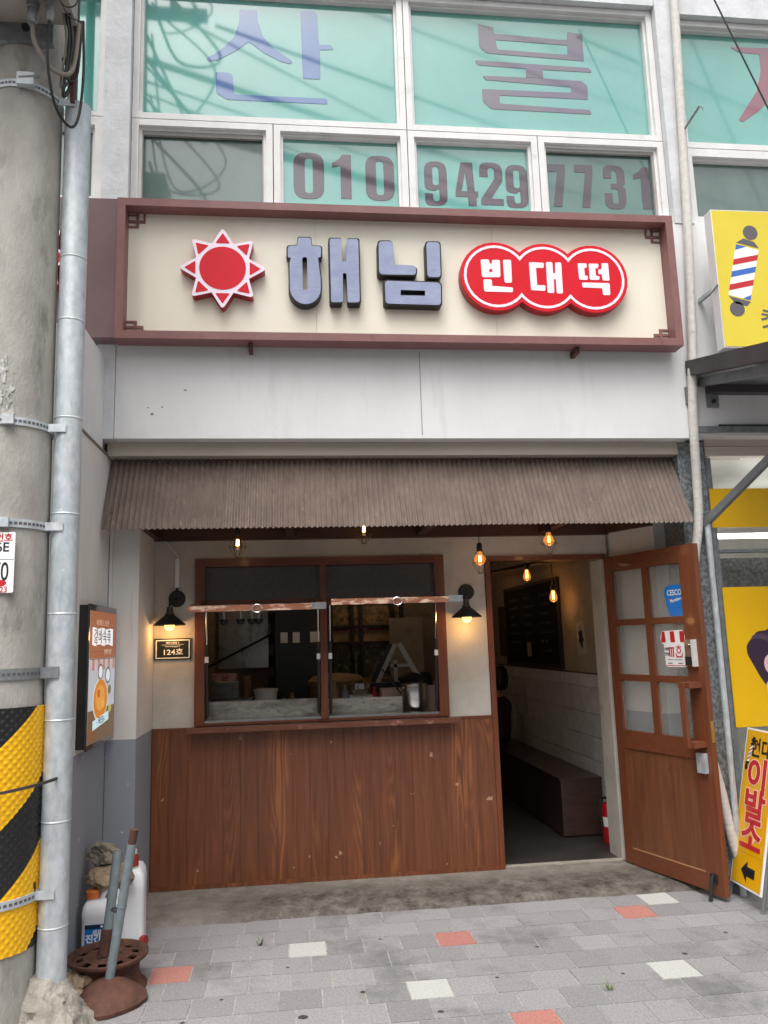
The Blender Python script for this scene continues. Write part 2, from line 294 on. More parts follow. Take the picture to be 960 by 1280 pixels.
# ------------------------------------------------------------------ builders
OFF = {}
class MB:
    def __init__(self, T=None):
        self.v = []; self.f = []; self.mi = []; self.sm = []; self.T = T; self.m = 0; self.s = False
    def addv(self, pts):
        n = len(self.v)
        for p in pts:
            p = Vector(p)
            self.v.append(self.T @ p if self.T else p)
        return n
    def face(self, idx): self.f.append(tuple(idx)); self.mi.append(self.m); self.sm.append(self.s)
    def box(self, x0, x1, y0, y1, z0, z1):
        n = self.addv([(x0,y0,z0),(x1,y0,z0),(x1,y1,z0),(x0,y1,z0),(x0,y0,z1),(x1,y0,z1),(x1,y1,z1),(x0,y1,z1)])
        for q in ((0,3,2,1),(4,5,6,7),(0,1,5,4),(1,2,6,5),(2,3,7,6),(3,0,4,7)): self.face([n+i for i in q])
        return self
    def hexa(self, p):          # 8 corners: bottom ring then top ring, counter-clockwise seen from above
        n = self.addv(p)
        for q in ((0,3,2,1),(4,5,6,7),(0,1,5,4),(1,2,6,5),(2,3,7,6),(3,0,4,7)): self.face([n+i for i in q])
        return self
    def beam(self, a, b, w, h, up=(0,0,1)):
        a, b = Vector(a), Vector(b); d = (b-a).normalized(); u = Vector(up)
        s = d.cross(u).normalized(); u = s.cross(d).normalized()
        p = []
        for c in (a, b):
            for i, j in ((-1,-1),(1,-1),(1,1),(-1,1)): p.append(c + s*(w/2*i) + u*(h/2*j))
        n = self.addv(p)
        for q in ((0,1,2,3),(7,6,5,4),(0,4,5,1),(1,5,6,2),(2,6,7,3),(3,7,4,0)): self.face([n+i for i in q])
        return self
    def tube(self, pts, r, seg=10, cap=True):
        pts = [Vector(p) for p in pts]; R = r if isinstance(r, (list, tuple)) else [r]*len(pts)
        prev = None; rings = []; s0 = self.s; self.s = True
        for i, p in enumerate(pts):
            d = (pts[min(i+1, len(pts)-1)] - pts[max(i-1, 0)]).normalized()
            if prev is None:
                a = Vector((0,0,1)) if abs(d.z) < .9 else Vector((1,0,0))
                n = d.cross(a).normalized()
            else:
                n = (prev - d*prev.dot(d)).normalized()
            prev = n; b = d.cross(n)
            rings.append(self.addv([p + (n*cos(2*pi*k/seg) + b*sin(2*pi*k/seg))*R[i] for k in range(seg)]))
        for a, b in zip(rings, rings[1:]):
            for k in range(seg): self.face([a+k, a+(k+1) % seg, b+(k+1) % seg, b+k])
        self.s = s0
        if cap:
            self.face([rings[0]+k for k in range(seg)][::-1]); self.face([rings[-1]+k for k in range(seg)])
        return self
    def lathe(self, prof, c=(0,0,0), seg=20, T=None):      # prof = (r, z) list; open ends stay open
        rings = []; s0 = self.s; self.s = True
        for r, z in prof:
            ps = [Vector((r*cos(2*pi*k/seg), r*sin(2*pi*k/seg), z)) for k in range(seg)]
            if T: ps = [T @ p for p in ps]
            rings.append(self.addv([p + Vector(c) for p in ps]))
        for a, b in zip(rings, rings[1:]):
            for k in range(seg): self.face([a+k, a+(k+1) % seg, b+(k+1) % seg, b+k])
        self.s = s0; return self
    def blob(self, c, r, seed=0, rough=.25, sub=2, cut=0):
        bm = bmesh.new(); bmesh.ops.create_icosphere(bm, subdivisions=sub, radius=1)
        rnd = random.Random(seed)
        pl = [(Vector((rnd.uniform(-1,1), rnd.uniform(-1,1), rnd.uniform(-1,1))).normalized(), rnd.uniform(.62,.95)) for _ in range(cut)]
        bm.verts.ensure_lookup_table()
        out = []
        for v in bm.verts:
            p = v.co.copy()
            for n, d in pl:
                e = p.dot(n)
                if e > d: p -= n*(e-d)
            q_ = v.co*1.6 + Vector((seed*3.7, seed*1.3, seed)); p *= 1 + rough*(.55*mnoise.noise(q_) + .28*mnoise.noise(q_*2.7) + .16*mnoise.noise(q_*6.5) + .09*mnoise.noise(q_*15))
            out.append((p.x*r[0]+c[0], p.y*r[1]+c[1], p.z*r[2]+c[2]))
        n = self.addv(out)
        for f in bm.faces: self.face([n+v.index for v in f.verts])
        bm.free(); return self
    def mesh(self, name, mats, bevel=0, seg=1):
        me = bpy.data.meshes.new(name); bm = bmesh.new()
        vs = [bm.verts.new(p) for p in self.v]
        for f, mi, s in zip(self.f, self.mi, self.sm):
            try: q = bm.faces.new([vs[i] for i in f])
            except ValueError: continue
            q.material_index = mi; q.smooth = s
        if bevel:
            ed = [e for e in bm.edges if len(e.link_faces) == 2 and e.calc_face_angle(0) > .6 and e.calc_length() > bevel*2.2]
            bmesh.ops.bevel(bm, geom=ed, offset=bevel, segments=seg, affect='EDGES', profile=.6, clamp_overlap=True)
        bmesh.ops.recalc_face_normals(bm, faces=bm.faces)
        bm.to_mesh(me); bm.free()
        if any(self.sm): me.set_sharp_from_angle(angle=.65)
        for m in (mats if isinstance(mats, (list, tuple)) else [mats]): me.materials.append(m)
        return me
    def build(self, name, mats, parent=None, bevel=0, seg=1, **kw):
        return place(self.mesh(name, mats, bevel, seg), name, parent, **kw)

def place(me, name, parent=None, **kw):
    xs = [v.co for v in me.vertices]
    lo = Vector((min(p.x for p in xs), min(p.y for p in xs), min(p.z for p in xs))); hi = Vector((max(p.x for p in xs), max(p.y for p in xs), max(p.z for p in xs)))
    c = (lo+hi)/2
    if parent is None: c.z = lo.z
    me.transform(Matrix.Translation(-c))
    o = bpy.data.objects.new(name, me); COL.objects.link(o)
    OFF[o] = c
    if parent is not None:
        o.parent = parent; o.location = c - OFF[parent]
    else: o.location = c
    for k, v in kw.items(): o[k] = v
    return o

def thing(name, label, cat, loc=(0,0,0), group=None, local=False, rot=None):
    o = bpy.data.objects.new(name, None); COL.objects.link(o); o.empty_display_size = .1
    o.location = loc
    if rot: o.rotation_euler = rot
    OFF[o] = Vector((0,0,0)) if (local or rot) else Vector(loc)
    o['label'] = label; o['category'] = cat
    if group: o['group'] = group
    return o
def tag(o, label, cat, group=None):
    o['label'] = label; o['category'] = cat
    if group: o['group'] = group
    return o
def copy_tree(o, parent=None):
    c = o.copy(); COL.objects.link(c)
    if parent: c.parent = parent
    for ch in o.children: copy_tree(ch, c)
    return c

def frame(o, x, y):
    x = Vector(x).normalized(); y = Vector(y); y = (y - x*y.dot(x)).normalized(); z = x.cross(y)
    return Matrix(((x.x,y.x,z.x,o[0]),(x.y,y.y,z.y,o[1]),(x.z,y.z,z.z,o[2]),(0,0,0,1)))
def front(Y, X=0, Z=0): return frame((X, Y, Z), (1,0,0), (0,0,1))     # u = X, v = Z, faces -Y

def rpoly(pts, rs=1.0, n=5):
    out = []; N_ = len(pts)
    for i, p in enumerate(pts):
        r = p[2]*rs if len(p) > 2 else 0
        P = Vector(p[:2])
        if r <= 0: out.append(P); continue
        A = Vector(pts[i-1][:2]); B = Vector(pts[(i+1) % N_][:2])
        a = (A-P); b = (B-P); la, lb = a.length, b.length
        if la < 1e-6 or lb < 1e-6: out.append(P); continue
        a /= la; b /= lb
        ang = a.angle(b)
        if ang > 3.1 or ang < .05: out.append(P); continue
        t = min(r/math.tan(ang/2), la*.49, lb*.49)
        for k in range(n+1):
            s = k/n; q0 = P + a*t; q1 = P + b*t
            out.append(q0*(1-s)**2 + P*2*s*(1-s) + q1*s*s)
    return out
def circle(cx, cy, rx, ry=None, n=40):
    ry = ry or rx
    return [(cx+rx*cos(2*pi*k/n), cy+ry*sin(2*pi*k/n)) for k in range(n)]

def shape_mesh(outs, depth, T, rs=1.0, bevel=0):
    cu = bpy.data.curves.new('outline', 'CURVE'); cu.dimensions = '2D'; cu.fill_mode = 'BOTH'
    cu.extrude = depth/2
    if bevel: cu.bevel_depth = bevel; cu.bevel_resolution = 1; cu.offset = -bevel; cu.extrude = depth/2-bevel
    for o in outs:
        P = rpoly(o, rs)
        sp = cu.splines.new('POLY'); sp.points.add(len(P)-1); sp.use_cyclic_u = True
        for q, p in zip(sp.points, P): q.co = (p[0], p[1], 0, 1)
    ob = bpy.data.objects.new('outline', cu); COL.objects.link(ob)
    dg = bpy.context.evaluated_depsgraph_get(); dg.update()
    me = bpy.data.meshes.new_from_object(ob.evaluated_get(dg))
    bpy.data.objects.remove(ob); bpy.data.curves.remove(cu)
    me.transform(T @ Matrix.Translation((0,0,depth/2)))        # base of the plate on the plane, grows towards the viewer
    return me
def shape(outs, depth, name, mat, parent, T, rs=1.0, bevel=0, side=None, **kw):
    me = shape_mesh(outs, depth, T, rs, bevel)
    me.materials.clear()
    me.materials.append(mat)
    if side:
        me.materials.append(side); nz = T.to_3x3() @ Vector((0,0,1))
        for p in me.polygons:
            p.material_index = 0 if p.normal.dot(nz) > .9 else 1
    else:
        for p in me.polygons: p.material_index = 0
    return place(me, name, parent, **kw)
def text(body, name, mat, parent, T, size, off=0, depth=.001, sx=1.0, align='CENTER', **kw):
    cu = bpy.data.curves.new('lettering', 'FONT'); cu.body = body; cu.size = size; cu.offset = off; cu.extrude = depth/2
    cu.align_x = align; cu.align_y = 'CENTER'; cu.resolution_u = 4
    ob = bpy.data.objects.new('lettering', cu); COL.objects.link(ob)
    dg = bpy.context.evaluated_depsgraph_get(); dg.update()
    me = bpy.data.meshes.new_from_object(ob.evaluated_get(dg))
    bpy.data.objects.remove(ob); bpy.data.curves.remove(cu)
    me.transform(T @ Matrix.Translation((0,0,depth/2)) @ Matrix.Diagonal((sx,1,1,1)))
    me.materials.clear(); me.materials.append(mat)
    for p in me.polygons: p.material_index = 0
    return place(me, name, parent, **kw)
def rect(x0, x1, y0, y1, r=0): return [(x0,y0,r),(x1,y0,r),(x1,y1,r),(x0,y1,r)]

def point(loc, e, col=(1,.62,.28), r=.03):
    l = bpy.data.lights.new('bulb_and_fill_light', 'POINT'); l.energy = e; l.color = col; l.shadow_soft_size = r
    o = bpy.data.objects.new('bulb_and_fill_light', l); COL.objects.link(o); o.location = loc; return o
# ================================================================== THE SETTING
g = MB(); g.box(-40, 40, -40, 40, -.5, -.06).build('ground', ASPH, kind='structure')

# pavement: joint bed plus stones, 0.2 m square, in offset rows along the shop front
bed = MB().box(-6, 8, -1.5, 5.09, -.05, -.0030).build('pavement', MORT, kind='structure')
ROWOFF = {-2:.10, -1:.07, 0:.154, 1:.07, 2:.165, 3:.112, 4:.19, 5:.109}
def stone_mesh(name, mat):
    return MB().box(-.0965, .0965, -.0955, .0955, -.04, 0).mesh(name, mat, .005)
sm_g, sm_r, sm_w = stone_mesh('paving_stone', PAV), stone_mesh('red_paving_stone', PAVR), stone_mesh('white_paving_stone', PAVW)
special = {(1,-.73):('r'), (0,.754):('r'), (-1,1.87):('r'), (5,.909):('r'), (0,-.046):('w'), (3,.512):('w'), (3,1.712):('w'), (-2,2.10):('w')}
far = MB()
cnt = 0
for r in range(-2, 31):
    ro = ROWOFF.get(r, (.07 if r % 2 else .16)); y = 4.659 - .2*r - .1
    for k in range(-30, 40):
        x = ro + .2*k
        if x < -5.8 or x > 7.6: continue
        if r <= 5 and -1.35 < x < 3.15:
            kind = next((v for (rr, xx), v in special.items() if rr == r and abs(xx-x) < .05), None)
            me = sm_r if kind == 'r' else sm_w if kind == 'w' else sm_g
            nm = 'paving_stone'
            o = bpy.data.objects.new(nm, me); COL.objects.link(o); o.parent = bed
            dz = random.uniform(-.0008, .0010)
            o.location = Vector((x+.1, y, dz)) - OFF[bed]; o.rotation_euler = (random.uniform(-.004,.004), random.uniform(-.004,.004), random.uniform(-.008,.008))
            if kind: o['label'] = 'pinkish red paving stone' if kind == 'r' else 'pale white paving stone'
            cnt += 1
        else:
            far.box(x+.0035, x+.1965, y-.0965, y+.0965, -.04, random.uniform(-.0015,.0015))
far.build('paving_field', PAV, bed, kind='stuff')

rr = random.Random(9)
GUM = M('dark_gum_stain', S(58,55,53), None, rough=.8)
for x, y, r in ((.30,3.98,.014),(.02,3.78,.022),(-.35,4.02,.010),(1.25,4.35,.012),(.62,3.72,.016),(-.05,4.33,.010),(1.95,4.12,.015),(1.55,3.95,.010),(.95,4.02,.011),(2.3,4.35,.012),(-.5,3.82,.012),(.45,4.62,.010)):
    m = MB(front(0)) if False else MB(); n = 12
    a = m.addv([(x+r*(1+.25*sin(3*k+x*9))*cos(2*pi*k/n), y+r*.8*(1+.2*cos(2*k))*sin(2*pi*k/n), .0022) for k in range(n)]); b = m.addv([(x,y,.0040)])
    for k in range(n): m.face([a+k, a+(k+1) % n, b])
    m.build('gum_stain', GUM, bed)
def weed(x, y, lab):
    m = MB(); q = random.Random(int(x*100))
    for k in range(16):
        a = q.uniform(0, 6.28); l = q.uniform(.02,.045); w = .003; d = Vector((cos(a), sin(a), 0)); p = Vector((x, y, -.002))+d*q.uniform(0,.008); t = Vector((-d.y, d.x, 0))*w
        i = m.addv([p-t, p+t, p+d*l*.5+Vector((0,0,l*.8))+t*.6, p+d*l*.5+Vector((0,0,l*.8))-t*.6, p+d*l+Vector((0,0,l))]); m.face([i,i+1,i+2,i+3]); m.face([i+3,i+2,i+4])
    tag(m.build('weed_tuft', bpy.data.materials.get('weed_green') or M('weed_green', S(70,92,44), S(96,116,60), 30, .7)), lab, 'weed')
weed(-.205, 4.665, 'small green weed tuft in the paving joint near the left white paving stone')
weed(1.42, 3.79, 'small weed tuft in the paving joint in the right foreground')

# stained concrete apron rising from the paving to the shop floor
ap = MB(); rnd = random.Random(3); nx = 90
ys = [5.04, 5.065, 5.09, 5.14, 5.25, 5.45, 5.66]; zs = [-.02, .002, .016, .024, .029, .033, .036]
rows = []
wob = [sum(a*sin(f*i/nx+p) for a, f, p in ((.010,23,1),(.007,51,2),(.005,97,.3))) for i in range(nx+1)]
for y, z in zip(ys, zs):
    rows.append(ap.addv([(-1.2 + 4.9*i/nx, y + (wob[i] if y < 5.1 else 0) + (-.10*max(0, 1-(i/nx)*16) if y < 5.15 else 0), z + (rnd.uniform(-.0015,.0015) if .01 < z < .03 else 0)) for i in range(nx+1)]))
ap.s = True
for a, b in zip(rows, rows[1:]):
    for i in range(nx): ap.face([a+i, a+i+1, b+i+1, b+i])
ap.build('concrete_apron', APR, kind='structure')
MB().box(-1.1, 2.6, 5.66, 9.9, -.04, .037).build('shop_floor', FLOOR, kind='structure')

# ================================================================== THE BUILDING
bld = thing('shop_building', 'white painted two storey shop building with teal upper windows and a recessed wooden shop front', 'building', (.75, 4.87, 0))
def part(name, mat, *boxes, bevel=0, parent=None, **kw):
    m = MB()
    for b in boxes: m.box(*b)
    return m.build(name, mat, parent or bld, bevel, **kw)

# --- first floor masonry
part('wall', WHT, (-1.085, 2.655, 4.87, 5.25, 2.889, 4.43), bevel=.006)
part('pilaster_strip', WHT2, (-1.168, -1.088, 4.862, 5.2, 2.886, 4.44), bevel=.008)
part('wall_panel', WHT, (-4.2, -1.172, 4.875, 5.25, 3.36, 4.44))
part('wall', WHT, (2.658, 6.5, 4.874, 5.25, 2.905, 4.44), bevel=.005)
part('wall_joint', M('grey_sealant', S(150,150,152), None, rough=.8), (.833, .838, 4.8675, 4.88, 2.91, 3.47))
part('column', WHT2, (-1.208, -1.038, 4.868, 5.2, 4.442, 7.6), bevel=.012)
part('column', WHT2, (2.688, 2.832, 4.868, 5.2, 4.442, 7.6), bevel=.012)
part('column', WHT2, (-3.0, -2.8, 4.868, 5.2, 4.442, 7.6), bevel=.012)
part('column', WHT2, (5.9, 6.1, 4.868, 5.2, 4.442, 7.6), bevel=.012)
for x0, x1 in ((-2.798, -1.21), (-1.036, 2.686), (2.834, 5.898)):
    part('lintel', WHT2, (x0, x1, 4.876, 5.2, 6.175 if x0 > -1.1 and x0 < 0 else 6.12, 7.6), bevel=.01)
part('window_sill', FRW, (-1.036, 2.686, 4.90, 5.2, 4.432, 4.468), bevel=.004)
part('roof_parapet', WHT, (-4.2, 6.5, 4.84, 5.6, 7.605, 8.0), bevel=.01)
part('upper_storey_body', WHT, (-4.2, 6.5, 5.26, 9.9, 2.93, 7.6))
part('ground_floor_body', WHT, (-4.2, -1.17, 4.93, 9.9, 0, 3.3))

for k, (x, z, r) in enumerate(((-.66,3.20,.009),(-.885,3.085,.006),(-.80,3.09,.006),(-.86,3.045,.009))):
    P = [(x+r*(1+.4*sin(3*a+k))*cos(a), z+r*.7*(1+.4*cos(2*a+k))*sin(a)) for a in [2*pi*q/10 for q in range(10)]]
    shape([P], .0008, 'paint_chip', GROUT, bld, front(4.8698))

# --- first floor windows: frame mesh with panes and lettering as sub-parts
YG = 4.99
def window(x0, x1, z0, z1, fw, panes, fmat=FRW, yf=4.925, yb=5.06):
    m = MB()
    m.box(x0, x0+fw, yf, yb, z0, z1).box(x1-fw, x1, yf, yb, z0, z1).box(x0+fw, x1-fw, yf, yb, z1-fw, z1).box(x0+fw, x1-fw, yf, yb, z0, z0+fw)
    # inner glazing bead
    i = fw; b = .018
    m.box(x0+i, x0+i+b, yf+.028, yb, z0+i, z1-i).box(x1-i-b, x1-i, yf+.028, yb, z0+i, z1-i).box(x0+i+b, x1-i-b, yf+.028, yb, z1-i-b, z1-i).box(x0+i+b, x1-i-b, yf+.028, yb, z0+i, z0+i+b)
    w = m.build('window', fmat, bld, .004)
    MB().box(x0+i+.004, x1-i-.004, YG, YG+.008, z0+i+.004, z1-i-.004).build('pane', panes, w)
    return w
wTL = window(-1.034, .817, 5.112, 6.17, .042, TEAL)
wTR = window(.823, 2.684, 5.112, 6.17, .042, TEAL)
w1 = window(-1.034, -.105, 4.47, 5.106, .045, GREYF)
w2 = window(-.099, .817, 4.47, 5.106, .045, TEAL)
w3 = window(.823, 1.748, 4.47, 5.106, .045, TEAL)
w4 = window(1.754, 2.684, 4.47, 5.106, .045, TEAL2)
window(2.836, 4.4, 5.07, 6.116, .045, TEAL); window(2.836, 3.7, 4.47, 5.064, .06, GREYF); window(3.706, 4.4, 4.47, 5.064, .06, GREYF)
wJ = [o for o in bld.children if o.name.startswith('window')][-3]
window(4.406, 5.894, 5.07, 6.116, .045, TEAL); window(4.406, 5.894, 4.47, 5.064, .06, GREYF)
window(-2.796, -1.212, 5.112, 6.116, .035, TEAL); window(-2.796, -1.212, 4.47, 5.106, .06, GREYF)
# screen frame of the left sliding sash
m = MB(); m.box(-.986, -.153, 4.962, 4.985, 5.015, 5.055).box(-.986, -.965, 4.962, 4.985, 4.53, 5.015).box(-.176, -.153, 4.962, 4.985, 4.53, 5.015)
m.build('screen_frame', FRG, w1)
m = MB(); m.box(1.80, 2.635, 4.962, 4.985, 5.02, 5.055).box(2.605, 2.635, 4.962, 4.985, 4.53, 5.02)
m.build('screen_frame', FRG, w4)

# window lettering, thin film on the outside of the panes
R4 = .0054/5.33*1.0
SIOT=[(-0.331,6.03,8),(-0.208,6.032,12),(-0.203,5.949,60),(-0.167,5.821,80),(-0.085,5.732,60),(0.042,5.642,10),(0.018,5.625,10),(-0.044,5.638,40),(-0.168,5.703,60),(-0.266,5.781,3),(-0.364,5.697,60),(-0.477,5.625,40),(-0.538,5.61,15),(-0.56,5.63,10),(-0.467,5.696,50),(-0.369,5.808,70),(-0.335,5.928,50)]
A_V=[(0.095,6.054,15),(0.214,6.056,40),(0.225,5.789,4),(0.305,5.792,25),(0.331,5.756,10),(0.23,5.746,4),(0.23,5.516,15),(0.106,5.514,15)]
SA_N=[(-0.494,5.532,15),(-0.38,5.529,35),(-0.366,5.366,4),(0.276,5.367,25),(0.277,5.325,15),(-0.415,5.323,60),(-0.491,5.371,40)]
BUL_B=[(1.384,6.031,8),(1.495,6.013,20),(1.503,5.961,4),(2.048,5.942,4),(2.055,6.01,10),(2.169,6.0,12),(2.168,5.777,4),(1.444,5.796,50),(1.385,5.841,50)]
BUL_BH=[(1.509,5.91,10),(2.049,5.9,10),(2.044,5.821,6),(1.518,5.832,20)]
U_RI=[(1.344,5.735,10),(2.2,5.722,20),(2.228,5.687,10),(1.851,5.687,4),(1.849,5.616,4),(2.14,5.612,50),(2.18,5.572,40),(2.175,5.464,8),
      (1.387,5.495,8),(1.389,5.407,40),(1.448,5.349,60),(2.202,5.345,10),(2.18,5.38,20),(1.513,5.396,15),(1.515,5.448,10),(2.05,5.428,2),(2.05,5.43,2)]
# the stacked lower consonant is one winding stroke: upper bar, right turn, lower bowl
RIEUL=[(1.39,5.613,10),(1.721,5.616,4),(1.849,5.616,4),(2.14,5.612,50),(2.18,5.572,40),(2.176,5.464,8),(1.515,5.462,10),(1.513,5.396,15),(2.18,5.38,20),(2.202,5.345,10),(1.448,5.349,60),(1.389,5.407,40),(1.387,5.505,8),(2.05,5.512,8),(2.053,5.558,8),(1.42,5.58,10)]
UBAR=[(1.344,5.735,10),(2.2,5.722,20),(2.228,5.687,10),(1.849,5.687,3),(1.849,5.618,0),(1.722,5.618,0),(1.723,5.688,3),(1.367,5.696,10)]
TL_ = front(YG-.0005)
for P in ([SIOT], [A_V], [SA_N]): shape(P, .002, 'lettering', LBLUE, wTL, TL_, R4)
for P in ([BUL_B, BUL_BH], [UBAR], [RIEUL]): shape(P, .002, 'lettering', LPURP, wTR, TL_, R4)
JA=[(3.322,5.968,6),(4.02,5.985,20),(4.03,5.94,10),(3.72,5.925,4),(3.70,5.80,50),(3.80,5.62,40),(3.98,5.43,10),(3.93,5.40,20),(3.66,5.60,20),(3.50,5.44,50),(3.362,5.342,15),(3.332,5.359,15),(3.50,5.60,50),(3.556,5.797,50),(3.56,5.92,10),(3.40,5.925,20)]
shape([JA], .002, 'lettering', M('plum_lettering_film', S(130,72,88), None, rough=.12, coat=1.0), wJ, TL_, R4)

def glyph(ch):
    k = 1
    if ch == '0': return [rect(0,1,0,1,.42), rect(.37,.63,.12,.88,.13)]
    if ch == '1': return [[(.42,0),(.95,0),(.95,1),(.52,1),(.36,.90,.1),(0,.80),(0,.70),(.42,.74)]]
    if ch == '9': return [[(0,1,.45),(1,1,.45),(1,0,.45),(0,0,.45),(0,.27),(.36,.27),(.36,.10,.13),(.64,.10,.13),(.64,.40,.10),(.46,.33,.1),(0,.36,.40)], rect(.36,.64,.46,.88,.13)]
    if ch == '4': return [[(.28,1),(.80,1),(.86,.33),(1,.33),(1,.20),(.92,.20),(.92,0),(.55,0),(.55,.20),(0,.20),(0,.33)], [(.46,.78),(.53,.33),(.27,.33)]]
    if ch == '2': return [[(0,.66),(0,1,.45),(1,1,.45),(1,.58,.3),(.46,.15),(1,.15),(1,0),(.02,0),(.02,.14),(.64,.62,.2),(.64,.88,.13),(.36,.88,.13),(.36,.66)]]
    if ch == '7': return [[(0,1),(1,1),(1,.82),(.74,0),(.30,0),(.60,.82),(0,.82)]]
    if ch == '3': return [[(0,.70),(0,1,.45),(1,1,.45),(1,.58,.2),(.86,.53,.04),(1,.47,.2),(1,0,.45),(0,0,.45),(0,.36),(.36,.36),(.36,.12,.13),(.64,.12,.13),(.64,.46,.12),(.32,.46),(.32,.58),(.62,.58,.12),(.62,.88,.13),(.36,.88,.13),(.36,.70)]]
for ch, x0, x1, z0, z1, w, mt in (('0',.033,.242,4.603,4.948,w2,LPURP2),('1',.298,.436,4.612,4.944,w2,LPURP2),('0',.528,.728,4.607,4.945,w2,LPURP2),
    ('9',.94,1.10,4.585,4.92,w3,LPURP2),('4',1.158,1.318,4.592,4.921,w3,LPURP2),('2',1.335,1.50,4.602,4.927,w3,LPURP2),('9',1.522,1.68,4.588,4.918,w3,LPURP2),
    ('7',1.819,1.962,4.608,4.936,w4,LPURP3),('7',2.03,2.166,4.609,4.94,w4,LPURP3),('3',2.245,2.404,4.604,4.944,w4,LPURP3),('1',2.468,2.604,4.613,4.94,w4,LPURP3)):
    ol = [[(x0+p[0]*(x1-x0), z0+p[1]*(z1-z0)) + ((p[2]*(x1-x0),) if len(p) > 2 else ()) for p in o] for o in glyph(ch)]
    shape(ol, .002, 'digit', mt, {w2:w2, w3:w3, w4:w4}[w], TL_, 1.0)

# --- recess: side wall on the left, piers, shop front wall
part('side_wall', TWO, (-1.168, -1.144, 4.2, 5.12, 0, 2.80), bevel=.003)
part('side_wall_upper', WHT, (-1.171, -1.15, 4.2, 4.86, 2.812, 3.40))
MB().beam((-1.152, 4.2, 2.804), (-1.152, 5.0, 2.804), .03, .014).build('edge_trim', M('brown_edge_trim', S(120,108,98), None, rough=.6), bld)
part('annex_wall', WHT, (-4.2, -1.172, 4.2, 4.92, 0, 3.355))
part('pier', TWO, (-1.14, -.962, 5.10, 5.7, .0, 2.80), bevel=.004)
m = MB(); m.hexa([(2.515,5.25,0),(2.70,5.25,0),(2.70,5.72,0),(2.337,5.72,0),(2.515,5.25,2.8),(2.70,5.25,2.8),(2.70,5.72,2.8),(2.337,5.72,2.8)])
m.build('pier', TWO, bld, .004)
part('cable_duct', FRW, (-1.139, -1.123, 5.075, 5.098, 1.55, 2.79))
part('fascia', FASC, (-1.143, 2.60, 4.96, 5.10, 2.80, 2.887), bevel=.004)
part('recess_ceiling', SOFF, (-1.14, 2.6, 5.06, 5.64, 2.43, 2.47))
for X in (-.02, .92, 1.83): MB().box(X-.03, X+.03, 4.98, 5.60, 2.36, 2.425).build('ceiling_joist', TRIM, bld, .003)
part('ceiling_trim', TRIM, (-.96, 2.335, 5.602, 5.648, 2.345, 2.428), bevel=.004)
MB().beam((-.94, 5.02, 2.39), (-.94, 5.60, 2.39), .036, .07).build('ceiling_trim', TRIM, bld)
MB().beam((2.50, 5.24, 2.39), (2.325, 5.60, 2.39), .036, .07).build('ceiling_trim', TRIM, bld)
# plastered front wall around window and door (D = 5.65)
D = 5.65
part('front_wall', CREAMW, (-.96, -.68, D, D+.10, 1.062, 2.47), (-.679, 1.083, D, D+.10, 2.217, 2.47), (1.084, 1.388, D, D+.10, 1.062, 2.47), (1.389, 2.33, D, D+.10, 2.20, 2.47))
# cladding below the window, three sheets
pb = bpy.data.meshes.new('plank'); NP = 20; PW = (1.392+.956)/NP
for k in range(NP): part('plank', CLAD, (-.956+PW*k+.0006, -.956+PW*(k+1)-.0006, D-.012+.0008*(k % 3), D+.09, .038, 1.052), bevel=.0015)
part('base_batten', CLAD, (-.956, 1.392, D-.019, D-.0125, .036, .062), bevel=.002)
part('cap_rail', FRMH, (-.956, -.712, D-.018, D+.02, 1.052, 1.07), bevel=.002); part('cap_rail', FRMH, (1.135, 1.388, D-.018, D+.02, 1.052, 1.07), bevel=.002)
part('corner_trim', FRM, (-.9585, -.9565, D-.014, D+.05, .04, 1.05))

# --- serving window
fw = .068
m = MB(); m.box(-.68, -.68+fw, D-.03, D+.07, 1.078, 2.215)
serv = m.build('serving_window', FRM, bld, .004)
MB().box(1.083-fw, 1.083, D-.03, D+.07, 1.078, 2.215).build('window_jamb', FRM, serv, .004)
part('frame_rail', FRMH, (-.611, 1.014, D-.03, D+.07, 2.158, 2.215), bevel=.004, parent=serv)
part('frame_rail', FRMH, (-.611, .183, D-.022, D+.07, 1.875, 1.915), (.234, 1.014, D-.022, D+.07, 1.875, 1.915), bevel=.003, parent=serv)
part('mullion', FRM, (.184, .233, D-.03, D+.07, 1.095, 2.157), bevel=.004, parent=serv)
part('sill', FRMH, (-.611, 1.014, D-.02, D+.12, 1.078, 1.0935), bevel=.003, parent=serv)
part('steel_runner', STEELC, (-.611, .183, D-.012, D+.10, 1.094, 1.110), parent=serv); part('steel_runner', STEELC, (.234, 1.014, D-.012, D+.10, 1.094, 1.110), parent=serv)
part('ledge', SILLW, (-.715, 1.14, D-.125, D-.032, 1.040, 1.072), bevel=.005, parent=serv)
for x0, x1 in ((-.611, .183), (.234, 1.014)):
    m = MB(); m.box(x0, x1, D+.012, D+.02, 1.916, 2.157); m.build('patterned_pane', PATG, serv)
